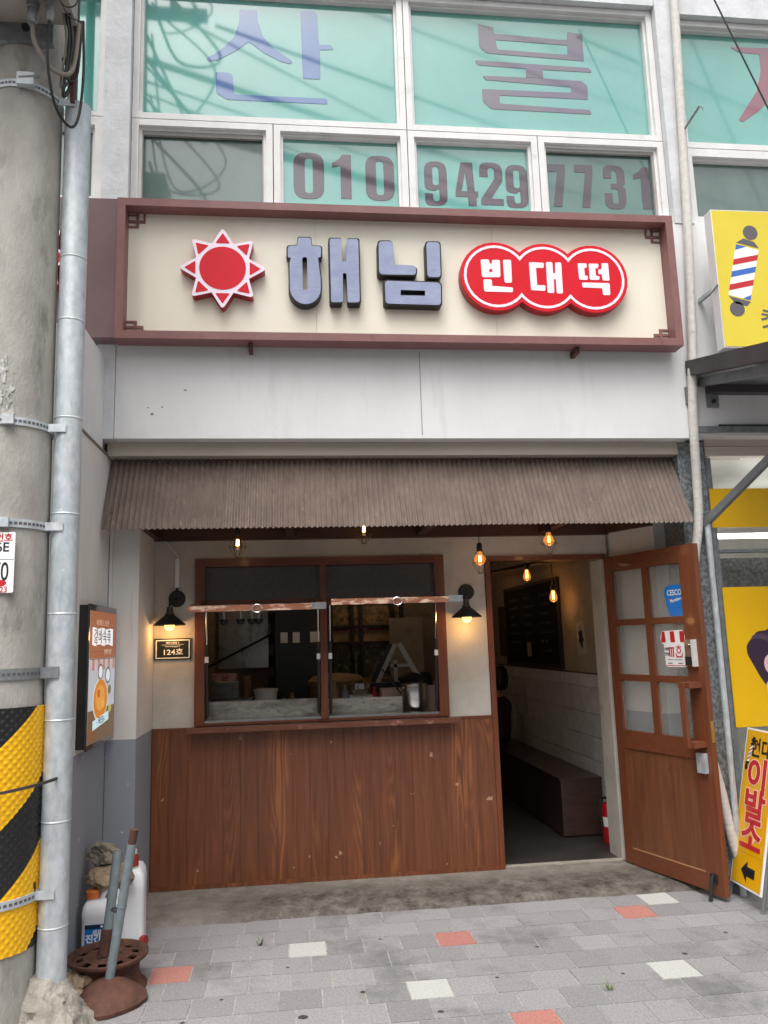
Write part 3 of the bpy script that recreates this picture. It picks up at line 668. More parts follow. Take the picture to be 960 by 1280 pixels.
# open top-hung sashes, nearly level
def sash(x0, x1, zf, wear):
    yb, yf, zb = D-.032, 4.98, 1.905
    t = .036; w = .055
    d = Vector((0, yf-yb, zf-zb)); Lh = d.length; d.normalize()
    T = frame((x0, yb, zb), (1,0,0), d)      # u along X, v outwards
    W = x1-x0
    m = MB(T)
    m.box(0, w, 0, Lh-w, -t/2, t/2).box(W-w, W, 0, Lh-w, -t/2, t/2).box(w, W-w, 0, w, -t/2, t/2)
    s = m.build('sash', FRM, serv, .003)
    MB(T).box(0, W, Lh-w+.001, Lh, -t/2, t/2).build('edge_rail', FLAPE, s, .004)
    MB(T).box(w+.002, W-w-.002, w, Lh-w, -.004, .004).build('pane', PATG, s)
    c = T @ Vector((W*.5, Lh+.004, 0))
    MB().tube([c + Vector((.03*cos(a), -.006, .024*sin(a)-.004)) for a in [pi*2*k/16 for k in range(17)]], .0028, 6).build('ring_pull', STEELC, s)
    m = MB(T); m.box(W-.085, W+.006, Lh-.012, Lh+.003, -t/2-.006, t/2-.002); m.build('corner_plate', GALV2, s)
    return T, W, Lh
TA = sash(-.648, .197, 1.838, 1); TB = sash(.236, 1.068, 1.862, 2)
for x in (-.595, .168, .250, .998):
    m = MB(); m.tube([(x, D-.005, 1.13), (x, D-.05, 1.62)], .011, 8); st = m.build('gas_strut', BLK, serv)
    MB().tube([(x, D-.05, 1.62), (x, D-.12, 1.87)], .005, 6).build('strut_rod', STEELC, st)
    MB().box(x-.012, x+.012, D-.066, D-.03, 1.50, 1.54).build('strut_clip', INKW, st)

# --- doorway
m = MB(); m.box(1.392, 1.428, D-.02, D+.12, .037, 2.199).box(1.428, 2.31, D-.02, D+.12, 2.165, 2.199)
m.build('door_frame', FRM, bld, .004)
part('door_jamb', CREAMW, (2.283, 2.337, D+.02, 5.89, .037, 2.2), bevel=.004)
part('threshold', M('pale_concrete_threshold', S(150,142,130), S(170,162,150), 14, .85, bump=.4), (1.43, 2.28, D+.0, D+.05, .0375, .047), bevel=.004)

# --- the open glazed door leaf. local frame: u from hinge to free edge, v up, w towards the viewer side
Hn = Vector((2.285, 5.615, 0)); En = Vector((2.547, 4.797, 0))
DT = frame((Hn.x, Hn.y, .035), (En-Hn), (0,0,1))           # normal points towards +X or -X
if DT.to_3x3() @ Vector((0,0,1)) @ Vector((-1,0,0)) < 0:
    FL = -1
else: FL = 1
z0d = .035
def dbox(m, u0, u1, v0, v1, w0, w1):
    a, b = sorted((FL*w0, FL*w1)); m.box(u0, u1, v0-z0d, v1-z0d, a, b); return m
m = MB(DT); dbox(m, 0, .078, .045, 2.172, -.04, 0)
door = m.build('door', DOORW, bld, .003)
m = MB(DT); dbox(m, .735, .872, .03, 2.172, -.04, 0); m.build('door_stile', DOORW, door, .003)
for v0, v1 in ((2.06, 2.172), (.818, .94), (.04, .142)):
    m = MB(DT); dbox(m, .0785, .7345, v0, v1, -.039, -.001); m.build('door_rail', DOORH, door, .003)
m = MB(DT); dbox(m, .38, .436, .941, 2.059, -.036, -.004); m.build('glazing_bar', DOORW, door, .003)
for v in (1.69, 1.305):
    m = MB(DT); dbox(m, .079, .379, v-.022, v+.022, -.035, -.005); dbox(m, .437, .734, v-.022, v+.022, -.035, -.005); m.build('glazing_bar', DOORH, door, .003)
for u0, u1 in ((.079, .379), (.437, .734)):
    for v0, v1 in ((.942, 1.282), (1.328, 1.667), (1.713, 2.058)):
        m = MB(DT); dbox(m, u0, u1, v0, v1, -.022, -.018); m.build('pane', HAZY, door)
m = MB(DT); dbox(m, .079, .734, .143, .817, -.028, -.010); m.build('door_panel', DOORP, door, .002)
m = MB(DT); dbox(m, .0785, .734, .143, .149, -.0095, -.006); m.build('panel_bead', M('pale_bead_wood', S(176,136,98), None, rough=.5), door)
m = MB(DT); dbox(m, .742, .84, 1.262, 1.296, 0, .105); dbox(m, .742, .84, .90, .934, 0, .105); dbox(m, .775, .81, .90, 1.296, .106, .128)
m.build('handle', DOORW, door, .005)
m = MB(DT); m.m = 0; dbox(m, .745, .805, 1.395, 1.56, 0, .022); m.m = 1; dbox(m, .806, .828, 1.392, 1.562, 0, .03); m.m = 2; dbox(m, .747, .80, 1.40, 1.455, .0225, .028)
m.m = 0
m.build('keypad_lock', [STEEL, TUBW, BLK], door, .003)
m = MB(DT); m.lathe([(.0,.012),(.016,.012),(.018,0)], (.778, 1.52-z0d, FL*.022), 16); m.build('lock_knob', STEELC, door)
m = MB(DT); dbox(m, .765, .832, .742, .862, 0, .028); m.build('night_latch', GALV, door, .006)
m = MB(DT); dbox(m, .8725, .8745, .93, 1.06, -.034, -.008); m.build('strike_plate', M('brass', S(190,160,90), None, rough=.35, metal=.8), door)
m = MB(DT); m.tube([(.80, .145-z0d, FL*.012), (.80, .10-z0d, FL*.03), (.80, .03-z0d, FL*.045), (.80, .004-z0d, FL*.05)], [.008,.012,.010,.013], 8); dbox(m, .775, .825, .10, .15, .001, .012)
m.build('door_stop', IRON, door, .002)
# two stickers on the glass (viewer side)
def dfr(w): 
    o = DT @ Vector((0, -z0d, FL*w)); x = DT.to_3x3() @ Vector((1,0,0)); return frame(o, x, (0,0,1)) if FL == 1 else frame(o, x, (0,0,1))
ST = dfr(-.017)
def sticker(outs, mat, d=.0008, lift=0, name='sticker'):
    return shape(outs, d, name, mat, door, ST @ Matrix.Translation((0,0,FL*lift if FL == 1 else -lift)), 1.0)
sticker([[(.572,1.905,.03),(.62,1.921,.01),(.733,1.918),(.733,1.716),(.61,1.716,.01),(.585,1.77,.05),(.568,1.86,.04)]], CESB)
sticker([[(.512,1.62,.02),(.70,1.625,.02),(.722,1.57,.02),(.722,1.545,.02),(.712,1.535),(.715,1.40,.02),(.705,1.385,.02),(.53,1.385,.02),(.525,1.53),(.50,1.545,.02),(.498,1.575,.02)]], INKW)
for i in range(5):
    if i % 2 == 0:
        u0 = .503+.0425*i; sticker([[(u0+.012 if i == 0 else u0,1.617),(u0+.038,1.617),(u0+.042,1.555,.01),(u0+.04,1.545,.018),(u0+.004,1.545,.018),(u0,1.555,.01)]], INKR, lift=.001)
sticker([rect(.535,.712,1.392,1.3965)], INKR, lift=.001)
FS = 1
def stext(body, u, v, size, mat, off=0, sx=1.0, rot=0):
    text(body, 'print', mat, door, ST @ Matrix.Translation((u, v, .0012)) @ Matrix.Rotation(rot, 4, 'Z'), size, off, .0005, sx)
stext('CESCO', .658, 1.868, .052, INKW, .0006, .78); stext('Members', .67, 1.822, .032, INKW, .0002, .9, .18); sticker([rect(.602,.632,1.826,1.832,.002)], INKR, lift=.001)
stext('대한', .549, 1.50, .022, INKK, .0008); stext('맛집', .549, 1.468, .022, INKK, .0008)
sticker([rect(.568,.578,1.45,1.512)], INKR, lift=.001); sticker([rect(.585,.595,1.45,1.512)], INKR, lift=.001); sticker([rect(.602,.612,1.45,1.512)], INKR, lift=.001); sticker([rect(.566,.616,1.505,1.514)], INKR, lift=.001)
sticker([circle(.655,1.492,.02), circle(.655,1.492,.012)], INKR, lift=.001); sticker([[(.625,1.475),(.632,1.475),(.636,1.456,.008),(.676,1.456,.008),(.68,1.475),(.687,1.475),(.684,1.446,.012),(.628,1.446,.012)]], INKR, lift=.001)
sticker([rect(.63,.68,1.512,1.518)], INKR, lift=.001); sticker([rect(.651,.657,1.511,1.53)], INKR, lift=.001)
for u, w in ((.55,.05),(.61,.07)): sticker([rect(u,u+w,1.43,1.434)], INKGY, lift=.001)
for u in (.55,.64): sticker([rect(u,u+.04,1.406,1.412)], INKGY, lift=.001)

# --- granite pilaster, barber shop front to the right
part('granite_pier', GRAN, (2.60, 2.79, 4.97, 5.6, -.01, .95), (2.60, 2.79, 4.97, 5.6, .953, 1.90), (2.60, 2.79, 4.97, 5.6, 1.903, 2.886), bevel=.003)
part('cover_plate', GREYST, (2.69, 2.74, 4.955, 4.969, 2.22, 2.33))
bsf = part('barber_window', GALV2, (2.805, 2.845, 4.99, 5.06, .02, 2.78), (2.846, 6.2, 4.99, 5.06, 2.13, 2.15), (2.846, 6.2, 4.99, 5.06, .0, .12), (4.2, 4.25, 4.99, 5.06, .121, 2.129), bevel=.003)
part('pane', CLEAR, (2.846, 4.199, 5.02, 5.026, .121, 2.129), (4.251, 6.2, 5.02, 5.026, .121, 2.129), (2.846, 6.2, 5.02, 5.026, 2.151, 2.779), parent=bsf)
part('film_band', YEL2, (2.812, 4.1, 4.984, 4.989, 2.298, 2.565), parent=bsf)
for z0, z1 in ((2.79, 2.855), (2.858, 2.93)):
    part('soffit_board', PVCB, (2.80, 6.2, 4.97, 5.1, z0, z1), bevel=.003)
part('gutter_channel', GALV2, (2.70, 6.2, 4.845, 4.872, 2.925, 2.965), bevel=.004)
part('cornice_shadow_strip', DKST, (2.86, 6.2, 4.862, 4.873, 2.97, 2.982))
part('barber_interior', TUBW, (2.80, 6.2, 7.8, 7.9, 0, 2.9), (2.795, 2.803, 5.1, 7.8, 0, 2.9), (2.8, 6.2, 5.1, 7.9, 2.90, 2.92), (2.8, 6.2, 5.1, 7.9, -.02, .03), (6.2, 6.3, 5.0, 7.9, 0, 2.9))
m = MB(); m.box(2.9, 4.0, 5.30, 5.33, 1.90, 2.12).box(2.9, 4.0, 5.30, 5.33, 1.45, 1.88); m.build('display_board', GRAN, bld, .003)
tl = MB().box(2.90, 3.6, 5.28, 5.32, 2.262, 2.295).build('tube_lamp', TUBEL); tag(tl, 'white tube lamp glowing behind the barber shop window', 'lamp'); point((3.2, 5.6, 2.3), 3, (1,.98,.95), .2); point((4.2, 6.5, 2.5), 5, (1,.98,.95), .2)  # second light has no lamp; added to brighten the shop interior
# poster with a cartoon head, stuck on the barber window
po = thing('window_poster', 'big yellow poster with the dark violet hair and pink ear of a cartoon head', 'poster', (3.2, 4.98, 1.0))
shape([rect(2.835, 4.05, .99, 1.895)], .003, 'sheet', YEL2, po, front(4.984), 1)
DXH = -.085
PT = front(4.9805, DXH)
hair=[(3.56,1.62,.05),(3.40,1.69,.05),(3.27,1.64,.03),(3.19,1.605,.03),(3.13,1.60,.05),(3.045,1.51,.08),(3.05,1.45,.08),(3.12,1.31,.05),(3.155,1.255),(3.19,1.28,.04),(3.23,1.33),(3.5,1.36),(3.6,1.5)]
shape([hair], .0012, 'hair_print', HAIRP, po, PT, 1)
shape([[(3.055,1.50,.02),(3.09,1.555,.04),(3.16,1.55,.05),(3.3,1.50,.05),(3.46,1.52,.05),(3.44,1.56,.03),(3.3,1.535,.05),(3.16,1.585,.04),(3.10,1.58,.04)]], .0004, 'hair_print', HAIRL, po, front(4.979, DXH), 1)
shape([[(3.16,1.26),(3.2,1.31,.02),(3.22,1.36),(3.5,1.38),(3.62,1.30,.1),(3.6,1.12,.1),(3.45,1.10,.05),(3.43,1.02),(3.175,1.02)]], .0012, 'face_print', SKINP, po, front(4.979, DXH), 1)
shape([circle(3.20,1.385,.042,.062)], .0008, 'ear_print', SKINP, po, front(4.9778, DXH), 1)
shape([circle(3.207,1.385,.026,.043)], .0005, 'ear_print', EARP, po, front(4.977, DXH), 1)

# row across the street, behind the camera: added to block low sky light and darken the recess; also mirrored in the glass
ob_ = thing('unseen_opposite_building', 'unseen grey two storey row with dark windows across the street, added to block low sky light', 'building', (0, -8, -.06))
part('wall', WHT2, (-18, 18, -9, -8, -.06, 6.6), parent=ob_); part('roof_edge', DKST, (-18.1, 18.1, -9.1, -7.9, 6.601, 6.8), parent=ob_)
for k in range(9):
    x = -14 + 3.5*k
    w_ = part('window', FRW, (x-.75, x+.75, -7.998, -7.95, 3.3, 4.4), parent=ob_); part('pane', GREYF, (x-.66, x+.66, -7.949, -7.94, 3.38, 4.32), parent=w_)
    w_ = part('shutter', GALV2, (x-1.2, x+1.2, -7.998, -7.95, 0, 2.5), parent=ob_)

# ================================================================== AWNING
aw = thing('corrugated_awning', 'rusty brown corrugated metal awning hanging under the white beam over the shop front', 'awning', (.73, 5.02, 2.81))
yt, zt, yb_, zb_ = 5.05, 2.80, 4.80, 2.312
dn = Vector((0, yb_-yt, zb_-zt)); LA = dn.length; dn.normalize(); nr = Vector((1,0,0)).cross(dn)
if nr.y > 0: nr = -nr
xs0, xs1 = -1.128, 2.592
pitch = .0335; amp = .0072
def sheet(x0, x1, lift, seed):
    rr = random.Random(seed); m = MB(); n = int((x1-x0)/pitch*8); m.s = True
    rws = []
    for j in range(5):
        s = LA*j/4; row = []
        for i in range(n+1):
            x = x0 + (x1-x0)*i/n
            flare = 0
            h = amp*cos(2*pi*x/pitch)
            p = Vector((x, yt, zt)) + dn*(s) + nr*(h+lift+.002*sin(3*x+j))
            row.append(p)
        rws.append(row)
    fr = [m.addv(r) for r in rws]; bk = [m.addv([p - nr*.0016 for p in r]) for r in rws]
    for a, b in zip(fr, fr[1:]):
        for i in range(n): m.face([a+i, a+i+1, b+i+1, b+i])
    for a, b in zip(bk, bk[1:]):
        for i in range(n): m.face([b+i, b+i+1, a+i+1, a+i])
    for i in range(n): m.face([fr[-1]+i, fr[-1]+i+1, bk[-1]+i+1, bk[-1]+i])
    return m.build('corrugated_sheet', AWN, aw)
w_ = (xs1-xs0)/5
for k in range(5): sheet(xs0+w_*k-(.02 if k else 0), xs0+w_*(k+1), .0022*(k % 2), k)
MB().box(-1.13, 2.59, 5.0, 5.055, 2.38, 2.41).build('batten', TRIM, aw); MB().box(-1.12, 2.58, 4.875, 4.905, 2.34, 2.375).build('batten', TRIM, aw)

o = MB().tube([(-1.385,4.80,4.9),(-1.395,4.80,7.0)], .032, 12).build('downpipe', BLK); tag(o, 'dark downpipe between the concrete pole and the left upper window', 'downpipe')
# ================================================================== SHOP SIGN
sg = thing('shop_sign', 'long cream shop sign in a brown frame with a red sun and raised Korean letters', 'sign', (.76, 4.84, 3.476))
X0, X1, Z0, Z1, YF, YP = -1.066, 2.582, 3.477, 4.402, 4.71, 4.812
fw = .05
m = MB(); m.box(X0, X1, YF, 4.838, Z1-fw, Z1).box(X0, X1, YF, 4.838, Z0, Z0+fw).box(X0, X0+fw, YF, 4.838, Z0+fw, Z1-fw).box(X1-fw, X1, YF, 4.838, Z0+fw, Z1-fw)
m.build('frame', SIGNF, sg, .0025)
pw = (X1-X0-2*fw)/3
for k in range(3): MB().box(X0+fw+pw*k+.0008, X0+fw+pw*(k+1)-.0008, YP, 4.836, Z0+fw, Z1-fw).build('panel', SIGNC, sg)
for x, z in ((-.25, Z0-.012), (1.87, Z0-.012)): MB().box(x-.012, x+.012, 4.76, 4.868, z-.03, z+.012).build('bracket', RUST, sg, .003)
# corner fretwork
def fret(cx, cz, sx, sz):
    m = MB(front(YP-.0005, cx, cz) @ Matrix.Diagonal((sx, sz, 1, 1)))
    t = .018; d = .008
    a = .055
    def bar(u0, u1, v0, v1): m.box(u0, u1, v0, v1, 0, d)
    bar(0, .105, a-t+.012, a+.012); bar(.093, .105, 0, a-t+.012); bar(a-t+.01, a+.01, 0, a-t+.012); bar(a-t+.01, a+.01, a+.012, .10); bar(0, a-t+.01, .088, .10); bar(0, a-t+.01, .010, .02)
    m.build('corner_fretwork', SIGNF, sg)
fret(X0+fw, Z0+fw, 1, 1); fret(X0+fw, Z1-fw, 1, -1); fret(X1-fw, Z0+fw, -1, 1); fret(X1-fw, Z1-fw, -1, -1)
LT = front(YP-.001); LD = .070
# sun emblem
def star(R, r, rot=0):
    P = []
    for k in range(16):
        a = pi/2 + 2*pi*k/16; rad = R if k % 2 == 0 else r
        P.append((cx_+rad*cos(a), cz_+rad*sin(a), .02 if k % 2 == 0 else .004))
    return P
def sun_emblem(parent, cx, cz, T, sc=1.0):
    global cx_, cz_
    cx_, cz_ = cx, cz
    o = shape([star(.278*sc, .178*sc)], LD, 'sun_emblem', PINKW, parent, T, 1, .002, side=REDD)
    F = T @ Matrix.Translation((0,0,LD+.0006))
    shape([circle(cx, cz, .145*sc, n=64)], .0012, 'sun_disc', RED, o, F)
    for k in range(8):
        a = pi/2 + pi*k/4; c, s = cos(a), sin(a)
        tri = [(.238*sc, 0, .006), (.168*sc, .046*sc, .006), (.168*sc, -.046*sc, .006)]
        shape([[(cx+u*c-v*s, cz+u*s+v*c, r) for u, v, r in tri]], .0012, 'sun_ray', RED, o, F)
    return o
sun_emblem(sg, -.42, 3.96, LT)
HIEUT=[(0.051,4.19,30),(0.141,4.193,30),(0.144,4.136,5),(0.213,4.132,40),(0.207,4.054,25),(0.187,4.051,3),(0.2035,3.90)]+[(0.0975+.106*cos(-pi*k/18), 3.835+.113*sin(-pi*k/18)) for k in range(19)]+[(-0.009,4.001,20),(0.0,4.045,3),(-0.019,4.048,25),(-0.02,4.128,40),(0.046,4.135,5)]
HIEUT_H=[(0.079,4.052,25),(0.112,4.053,25),(0.114,3.821,25),(0.08,3.82,25)]
AE=[(0.249,4.189,28),(0.334,4.192,28),(0.335,4.028,5),(0.361,4.028,5),(0.368,4.19,28),(0.452,4.192,28),(0.451,3.742,28),(0.366,3.737,28),(0.362,3.944,8),(0.337,3.944,8),(0.333,3.739,28),(0.251,3.738,28)]
NIEUN=[(0.567,4.181,45),(0.667,4.184,45),(0.674,4.01,4),(0.825,4.005,45),(0.82,3.936,45),(0.563,3.935,50)]
I_=[(0.88,4.184,45),(0.986,4.187,45),(0.983,3.925,45),(0.879,3.923,45)]
MIEUM=[(0.599,3.909,40),(0.983,3.904,55),(0.977,3.732,45),(0.599,3.736,45)]
MIEUM_H=[(0.705,3.842,3),(0.872,3.84,3),(0.87,3.801,3),(0.703,3.8,3)]
for P in ([HIEUT, HIEUT_H], [AE], [NIEUN], [I_], [MIEUM, MIEUM_H]):
    o = shape(P, LD-.003, 'raised_letter', CHAR, sg, LT, .0006, .0015)
    face = []
    for poly in P:       # acrylic face a little smaller than the can
        face.append(poly)
    shape(P, .003, 'letter_face', LAV, o, LT @ Matrix.Translation((0,0,LD-.0025)), .0006, .0)
# scale the faces in by a hair so that the dark rim shows
for o in [c for p in sg.children for c in p.children if c.name.startswith('letter_face')]:
    dm = o.dimensions; o.scale = (1-.018/max(dm.x, .05), 1, 1-.018/max(dm.z, .05))
# three-lobed red plate
def lobes(r):
    cs = ((1.345,3.949),(1.675,3.948),(2.005,3.946)); P = []
    h = .165; a0 = math.acos(h/r)
    n = 22
    for k in range(n+1): a = a0 + (2*pi-2*a0)*k/n; P.append((cs[0][0]+r*cos(a), cs[0][1]+r*sin(a)))
    for k in range(1, n): a = pi+a0 + (pi-2*a0)*k/n; P.append((cs[1][0]+r*cos(a), cs[1][1]+r*sin(a)))
    for k in range(n+1): a = -pi+a0 + (2*pi-2*a0)*k/n; P.append((cs[2][0]+r*cos(a), cs[2][1]+r*sin(a)))
    for k in range(1, n): a = a0 + (pi-2*a0)*k/n; P.append((cs[1][0]+r*cos(a), cs[1][1]+r*sin(a)))
    return P
lo_ = shape([lobes(.240)], LD, 'red_plate', RED, sg, LT, 1, .003, side=REDD)
FT = LT @ Matrix.Translation((0,0,LD+.0006))
shape([lobes(.2165), lobes(.1995)], .0012, 'white_outline', PINKW, lo_, FT)
BIEUP=[(1.245,4.063,20),(1.302,4.065,20),(1.304,4.036,3),(1.32,4.037,3),(1.321,4.062,20),(1.376,4.063,20),(1.373,3.942,25),(1.249,3.939,25)]
BIEUP_H=[(1.3,3.998,2),(1.32,3.998,2),(1.319,3.976,2),(1.299,3.975,2)]
BI_I=[(1.395,4.065,20),(1.451,4.066,20),(1.448,3.905,22),(1.398,3.904,22)]
BI_N=[(1.256,3.925,20),(1.314,3.925,20),(1.314,3.88,3),(1.454,3.872,20),(1.45,3.839,18),(1.258,3.84,22)]
DIG=[(1.571,4.053,18),(1.674,4.051,18),(1.669,4.014,18),(1.617,4.014,3),(1.618,3.893,3),(1.675,3.893,18),(1.67,3.853,18),(1.574,3.856,18)]
DAE=[(1.687,4.057,18),(1.731,4.058,18),(1.732,3.979,3),(1.746,3.98,3),(1.75,4.055,18),(1.792,4.057,18),(1.79,3.838,18),(1.747,3.837,18),(1.747,3.937,3),(1.734,3.937,3),(1.731,3.839,18),(1.685,3.84,18)]
TT1=[(1.905,4.055,16),(1.969,4.054,16),(1.964,4.023,12),(1.948,4.022,3),(1.949,3.968,3),(1.97,3.965,12),(1.966,3.937,16),(1.908,3.938,16)]
TT2=[(1.981,4.054,16),(2.05,4.054,16),(2.045,4.023,12),(2.024,4.02,3),(2.026,3.968,3),(2.051,3.966,12),(2.046,3.939,16),(1.981,3.939,16)]
TEO=[(2.07,4.059,16),(2.116,4.06,16),(2.118,3.935,18),(2.068,3.936,18),(2.068,3.978,3),(2.044,3.981,12),(2.045,4.013,12),(2.068,4.016,3)]
GIY=[(1.924,3.918,18),(2.116,3.918,20),(2.115,3.833,18),(2.064,3.833,18),(2.062,3.881,3),(1.926,3.883,18)]
for P in ([BIEUP, BIEUP_H], [BI_I], [BI_N], [DIG], [DAE], [TT1], [TT2], [TEO], [GIY]):
    shape(P, .0012, 'white_letter', PINKW, lo_, FT, .00062)
# plain brown return panel on the left, behind the pole
MB().box(-2.9, X0-.003, YF+.012, 4.838, Z0+.006, Z1-.004).build('side_panel', SIGND, sg, .003)
sun_emblem(sg, -1.565, 3.96, front(YF+.012), .95)
MB().tube([(-.93, 4.78, 4.40), (-.93, 4.80, 4.43), (-.925, 4.86, 4.45)], .012, 8).build('fixing_eye', IRON, sg)
MB().box(-.85, 2.5, 4.85, 4.868, 4.403, 4.425).build('flashing', GALV, sg)

# ================================================================== UTILITY POLE, PIPE, BANDS
pc = Vector((-1.338, 3.85, 0))
up = thing('utility_pole', 'thick grey concrete utility pole with yellow and black striped sleeve near its foot', 'utility pole', pc)
R0 = lambda z: .203 - .0065*z
m = MB(); m.lathe([(0,0),(R0(0),0)] + [(R0(z), z) for z in [i*.5 for i in range(1, 20)]] + [(0, 9.5)], pc, 40); m.build('shaft', CONC, up)
def sleeve_mat():
    m = M('hazard_stripe_sleeve', S(236,176,8), None, rough=.42)
    nt = m.node_tree; N = nt.nodes; K = nt.links; b = N['Principled BSDF']
    tc = N.new('ShaderNodeUVMap'); sp = N.new('ShaderNodeSeparateXYZ'); K.new(tc.outputs[0], sp.inputs[0])
    ad = N.new('ShaderNodeMath'); ad.operation = 'MULTIPLY_ADD'; ad.inputs[1].default_value = -.986; K.new(sp.outputs[0], ad.inputs[0]); K.new(sp.outputs[1], ad.inputs[2])
    ad2 = N.new('ShaderNodeMath'); ad2.operation = 'ADD'; ad2.inputs[1].default_value = .486; K.new(ad.outputs[0], ad2.inputs[0])
    dv = N.new('ShaderNodeMath'); dv.operation = 'DIVIDE'; dv.inputs[1].default_value = .643; K.new(ad2.outputs[0], dv.inputs[0])
    fr = N.new('ShaderNodeMath'); fr.operation = 'FRACT'; K.new(dv.outputs[0], fr.inputs[0])
    lt = N.new('ShaderNodeMath'); lt.operation = 'LESS_THAN'; lt.inputs[1].default_value = .451; K.new(fr.outputs[0], lt.inputs[0])
    mx = N.new('ShaderNodeMix'); mx.data_type = 'RGBA'; mx.inputs[6].default_value = S(236,178,6); mx.inputs[7].default_value = S(28,27,28); K.new(lt.outputs[0], mx.inputs[0])
    K.new(mx.outputs[2], b.inputs['Base Color']); return m
SLV = sleeve_mat()
def sleeve():
    me = bpy.data.meshes.new('hazard_sleeve'); bm = bmesh.new(); uvl = bm.loops.layers.uv.new('UVMap')
    n = 264; zz0, zz1 = .36, 1.372; nz = 216
    # real embossed dimples: a fine grid displaced by rows of staggered pimples
    vs = []
    for j in range(nz+1):
        z = zz0 + (zz1-zz0)*j/nz; row = []
        for i in range(n):
            a = 2*pi*i/n; u = a*.21
            pu, pz = .038, .038
            q = 0
            for sh in (0, 1):
                du = ((u/pu + .5*sh) % 1 - .5)*pu; dz = ((z/pz + .5*sh) % 1 - .5)*pz
                d2 = (du*du+dz*dz)/(.0080**2); q += math.exp(-d2*1.3)
            r = .2075 - .0018*(z-zz0) +     .0055*q
            row.append(bm.verts.new((r*cos(a), r*sin(a), z)))
        vs.append(row)
    for j in range(nz):
        for i in range(n):
            k = (i+1) % n
            f = bm.faces.new((vs[j][i], vs[j][k], vs[j+1][k], vs[j+1][i])); f.smooth = True
            for lp, (ii, jj) in zip(f.loops, ((i,j),(i+1,j),(i+1,j+1),(i,j+1))):
                lp[uvl].uv = (2*pi*ii/n*.2075, zz0+(zz1-zz0)*jj/nz)
    bm.to_mesh(me); bm.free(); me.transform(Matrix.Translation(pc)); me.materials.append(SLV)
    return place(me, 'hazard_sleeve', up)
sleeve()
def band(z, w, mat, holes=True, tilt=0.0, name='steel_band', r=None, half=False):
    r = r or R0(z)+.006
    m = MB(); n = 48; m.s = True
    lo, hi = [], []
    a = m.addv([(pc.x+(r+.002)*cos(2*pi*k/n), pc.y+(r+.002)*sin(2*pi*k/n), z-w/2+tilt*cos(2*pi*k/n)) for k in range(n)])
    b = m.addv([(pc.x+(r+.002)*cos(2*pi*k/n), pc.y+(r+.002)*sin(2*pi*k/n), z+w/2+tilt*cos(2*pi*k/n)) for k in range(n)])
    c = m.addv([(pc.x+(r-.008)*cos(2*pi*k/n), pc.y+(r-.008)*sin(2*pi*k/n), z+w/2+tilt*cos(2*pi*k/n)) for k in range(n)])
    d = m.addv([(pc.x+(r-.008)*cos(2*pi*k/n), pc.y+(r-.008)*sin(2*pi*k/n), z-w/2+tilt*cos(2*pi*k/n)) for k in range(n)])
    for k in range(n):
        q = (k+1) % n; m.face([a+k, a+q, b+q, b+k]); m.face([b+k, b+q, c+q, c+k]); m.face([d+k, d+q, a+q, a+k])
    o = m.build(name, mat, up)
    if holes:
        h = MB()
        for k in range(26):
            an = -pi/2 + (k-13)*.105
            c0 = Vector((pc.x+(r+.0022)*cos(an), pc.y+(r+.0022)*sin(an), z+tilt*cos(an))); t = Vector((-sin(an), cos(an), 0))
            h.hexa([c0-t*.007+Vector((0,0,-.006)), c0+t*.007+Vector((0,0,-.006)), c0+t*.007+Vector((0,0,-.006))+Vector((cos(an),sin(an),0))*.0006, c0-t*.007+Vector((0,0,-.006))+Vector((cos(an),sin(an),0))*.0006,
                    c0-t*.007+Vector((0,0,.006)), c0+t*.007+Vector((0,0,.006)), c0+t*.007+Vector((0,0,.006))+Vector((cos(an),sin(an),0))*.0006, c0-t*.007+Vector((0,0,.006))+Vector((cos(an),sin(an),0))*.0006])
        h.build('band_slot', INKGY, o)
    # strap that reaches round the pipe
    MB().box(pc.x+r-.03, pc.x+r+.075, pc.y-.052, pc.y-.046, z-w/2+tilt, z+w/2+tilt).build('band_strap', mat, o) if name == 'steel_band' else None
    return o
band(4.38, .04, GALV); band(2.66, .038, GALV); band(2.185, .038, GALV); band(1.515, .05, GALV2); band(.565, .036, GALV, r=.214)
band(1.02, .012, M('dark_tie_strap', S(60,56,54), None, rough=.6), False, .03, 'tie_strap', r=.285)
MB().box(pc.x+.02, pc.x+.10, pc.y-R0(4.38)-.035, pc.y-R0(4.38)-.004, 4.355, 4.42).build('band_clamp', GALV, up, .006)
MB().tube([(pc.x+.03, pc.y-R0(4.38)-.03, 4.39), (pc.x+.13, pc.y-R0(4.38)-.03, 4.40)], .008, 8).build('clamp_bolt', GALV2, up)
for z in (2.66, 2.185): MB().box(pc.x+.03, pc.x+.08, pc.y-R0(z)-.022, pc.y-R0(z)-.004, z-.022, z+.022).build('band_clamp', GALV, up, .004)
# torn paper scraps and number plate
rr = random.Random(5)
def on_pole(ang, z, r=.0015): 
    R = R0(z)+r; return Vector((pc.x+R*cos(ang), pc.y+R*sin(ang), z))
for k, (an, z, s) in enumerate(((-1.50,2.90,.045),(-1.42,2.95,.022),(-1.30,2.80,.030),(-1.32,2.74,.022),(-1.52,2.78,.03),(-1.28,2.70,.028),(-1.52,2.69,.04),(-1.41,2.70,.020))):
    P = []; ph = rr.uniform(0, 6); el = rr.uniform(.4, .9)
    for q in range(22):
        a = 2*pi*q/22; d = s*(.62+.25*sin(2*a+ph)+.22*sin(5*a+2*ph)+rr.uniform(-.16,.16)); P.append((d*cos(a)*el, d*1.35*sin(a)))
    c = on_pole(an, z, .002); shape([P], .0012, 'torn_paper', M('torn_white_paper', S(206,204,200), S(150,146,140), 40, .8) if k == 0 else bpy.data.materials['torn_white_paper'], up, frame(c, (-sin(an), cos(an), 0), (0,0,1)))
